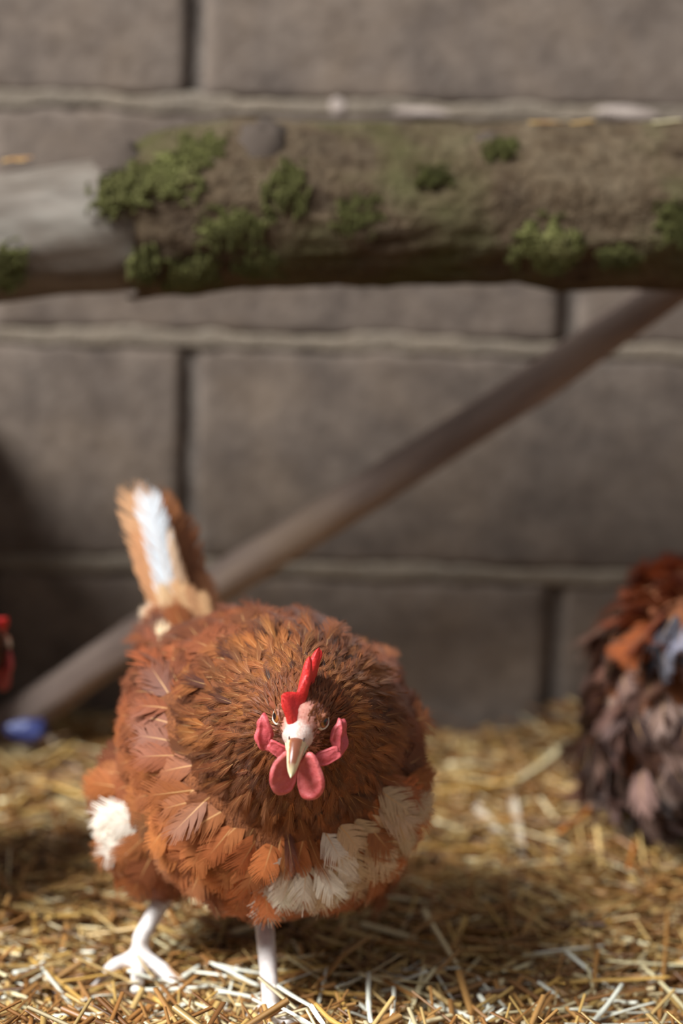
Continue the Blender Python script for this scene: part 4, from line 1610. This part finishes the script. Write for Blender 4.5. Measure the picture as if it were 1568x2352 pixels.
def b_colour(p, nm, h, dh, kind):
    q = Vector(p)
    for (c, r, s, k) in BP:
        if (q - c).length + 0.003 * rng.normal() < r and rng.random() < s:
            if k == 'g':
                return jitter(GREYB if rng.random() < .6 else GREYB * 0.35, 0.3, 0.03)
            return jitter({'c': CREAMB * 0.55, 'd': DARKB * 0.45, 'p': PINKB * 0.8, 'gr': PINKB * 0.6}[k], 0.2, 0.05)
    n = noise.noise(q * 40)
    if p[2] > 0.185:
        return jitter(ORB * (1 + 0.4 * n), 0.25, 0.08)
    r = rng.random() + 0.4 * n
    return jitter(linv((58, 36, 28)) if r < 0.28 else (linv((98, 64, 50)) if r < 0.62 else (linv((126, 98, 84)) if r < 0.85 else linv((150, 120, 108)))), 0.25, 0.05)
def simple_legs(MWx, xs, fy):
    out, cl = [], []
    for sx in xs:
        f = MWx @ Vector((sx, fy, 0.0)); f.z = ground(f.x, f.y) + 0.008
        k = MWx @ Vector((sx, fy + 0.025, 0.085))
        out.append([(tuple(k), 0.010), (tuple(f + Vector((0, 0, 0.012))), 0.0058), (tuple(f), 0.0064)])
        for a in (-0.5, 0, 0.5):
            d = MWx.to_3x3() @ Vector((math.sin(a), -math.cos(a), 0))
            q = f + d * 0.045; q.z = ground(q.x, q.y) + 0.004
            out.append([(tuple(f), 0.0060), (tuple(f.lerp(q, 0.5)), 0.0050), (tuple(q), 0.0036)])
            cl.append((tuple(q), tuple(d)))
    return out, cl
def gen_wattles(H):
    a = flap_mesh('wattle', 0.017, 0.024, 0.0017, M_WATT, 0.9, 0.0, 0.6, 0, 7)
    f = H.to_3x3() @ Vector((0, 1, 0)); yaw = math.atan2(f.x, -f.y)
    return [(Matrix.Translation(H @ Vector((sx * 0.007, 0.012, -0.011))) @ Matrix.Rotation(yaw - sx * 0.5, 4, 'Z'), a) for sx in (-1, 1)]
def gen_lobes(H):
    a = flap_mesh('ear_lobe', 0.011, 0.022, 0.0016, M_LOBE, 0.8, 0.002, 0.55, 0.002, 8)
    f = H.to_3x3() @ Vector((0, 1, 0)); yaw = math.atan2(f.x, -f.y)
    return [(Matrix.Translation(H @ Vector((sx * 0.0165, -0.004, -0.002))) @ Matrix.Rotation(yaw - sx * 0.9, 4, 'Z'), a) for sx in (-1, 1)]
lb, cb = simple_legs(MWb, (-0.04, 0.045), -0.01)
P_b = dict(head=HEADB, voxel=0.003, headcand=0, cand=26000, single=150, region=b_region, colour=b_colour, legs=lb, claws=cb,
    body_label='ragged hen body with pale scaly legs',
    balls=[((0, -0.01, 0.135), (0.076, 0.120, 0.074), -0.1), ((0, 0.055, 0.118), (0.072, 0.062, 0.074), 0), ((0, 0.075, 0.178), (0.045, 0.05, 0.035), 0.3),
           ((0.055, 0.01, 0.085), (0.030, 0.045, 0.045), 0), ((-0.055, 0.01, 0.085), (0.030, 0.045, 0.045), 0)],
    neck=[((0, -0.08, 0.150), 0.055), ((0.005, -0.135, 0.125), 0.034), (tuple(HEADB @ Vector((0, -0.012, 0))), 0.017)],
    comb=main_comb, wattles=gen_wattles, lobes=gen_lobes,
    tail=[(tuple(MWb @ Vector((x * 0.6, 0.075, 0.195))), tuple(MWb @ Vector((x * 1.5, 0.125, 0.205 - abs(x) * 0.8))), (0, -0.6, 0.8), 0.024, c, k % 4)
          for k, (x, c) in enumerate([(-0.045, (150, 72, 30)), (-0.03, (170, 86, 36)), (-0.012, (156, 76, 32)), (0.006, (176, 92, 40)), (0.024, (150, 74, 34)), (0.042, (160, 84, 40))])])
hen('hen', 'ragged moulting hen with grey fluffy rump seen from behind', BC, BYAW, P_b)

# ================= the hen at the edge, its red face turned this way
head_w = at(-24, 1478, 1.70)
CC = Vector((head_w.x - 0.095, 1.585, 0.0)); CYAW = math.radians(143)
MWc = Matrix.Translation(CC) @ Matrix.Rotation(CYAW, 4, 'Z'); INVc = MWc.inverted()
HEADC = frame(INVc @ head_w, INVc.to_3x3() @ Vector((0.15, 0.95, -0.2)), (0, 0, 1))
def c_region(p, nm, h, dh):
    away = (p - np.array(HEADC.translation)); away /= np.linalg.norm(away) + 1e-6
    dn = np.array((0, 0, -1.0)); back = np.array((0, 1.0, 0))
    if dh < 0.03:
        return None if h[1] > -0.004 else ('T', 0.010, 0.003, 0.25, 0.0022, away, 0.2)
    if dh < 0.09:
        return 'H', 0.026, 0.008, 0.25, 0.005, away + 0.2 * back, 0.17
    return 'C', 0.036, 0.020, 0.22, 0.0110, back + dn * 0.3 + away * 0.3, 0.2
def c_colour(p, nm, h, dh, kind):
    return jitter(DARKB * (1 + 0.4 * noise.noise(Vector(p) * 30)), 0.25, 0.06)
lc, cc_ = simple_legs(MWc, (-0.04, 0.04), 0.0)
hc_l = HEADC.translation
P_c = dict(head=HEADC, voxel=0.003, headcand=3000, cand=20000, single=120, region=c_region, colour=c_colour, legs=lc, claws=cc_,
    body_label='dark hen body with bare red face and pale legs',
    balls=[((0, 0.02, 0.15), (0.078, 0.120, 0.076), 0.1), ((0, -0.035, 0.135), (0.072, 0.066, 0.070), 0), ((0, 0.115, 0.19), (0.03, 0.045, 0.03), 0.5),
           ((0.05, 0.02, 0.09), (0.03, 0.045, 0.045), 0), ((-0.05, 0.02, 0.09), (0.03, 0.045, 0.045), 0)],
    neck=[((0, -0.05, 0.165), 0.050), (tuple(Vector((0, -0.09, 0.17)).lerp(hc_l, 0.5)), 0.032), (tuple(HEADC @ Vector((0, -0.014, -0.004))), 0.017)],
    comb=main_comb, wattles=gen_wattles, lobes=gen_lobes,
    tail=[(tuple(MWc @ Vector((x * 0.5, 0.14, 0.20))), tuple(MWc @ Vector((x, 0.21, 0.30 - abs(x)))), (0, -0.4, 1), 0.026, (96, 52, 30), k % 4)
          for k, x in enumerate((-0.04, -0.025, -0.01, 0.01, 0.025, 0.04))])
hen('hen', 'dark brown hen with red comb standing by the foot of the leaning stick', CC, CYAW, P_c)
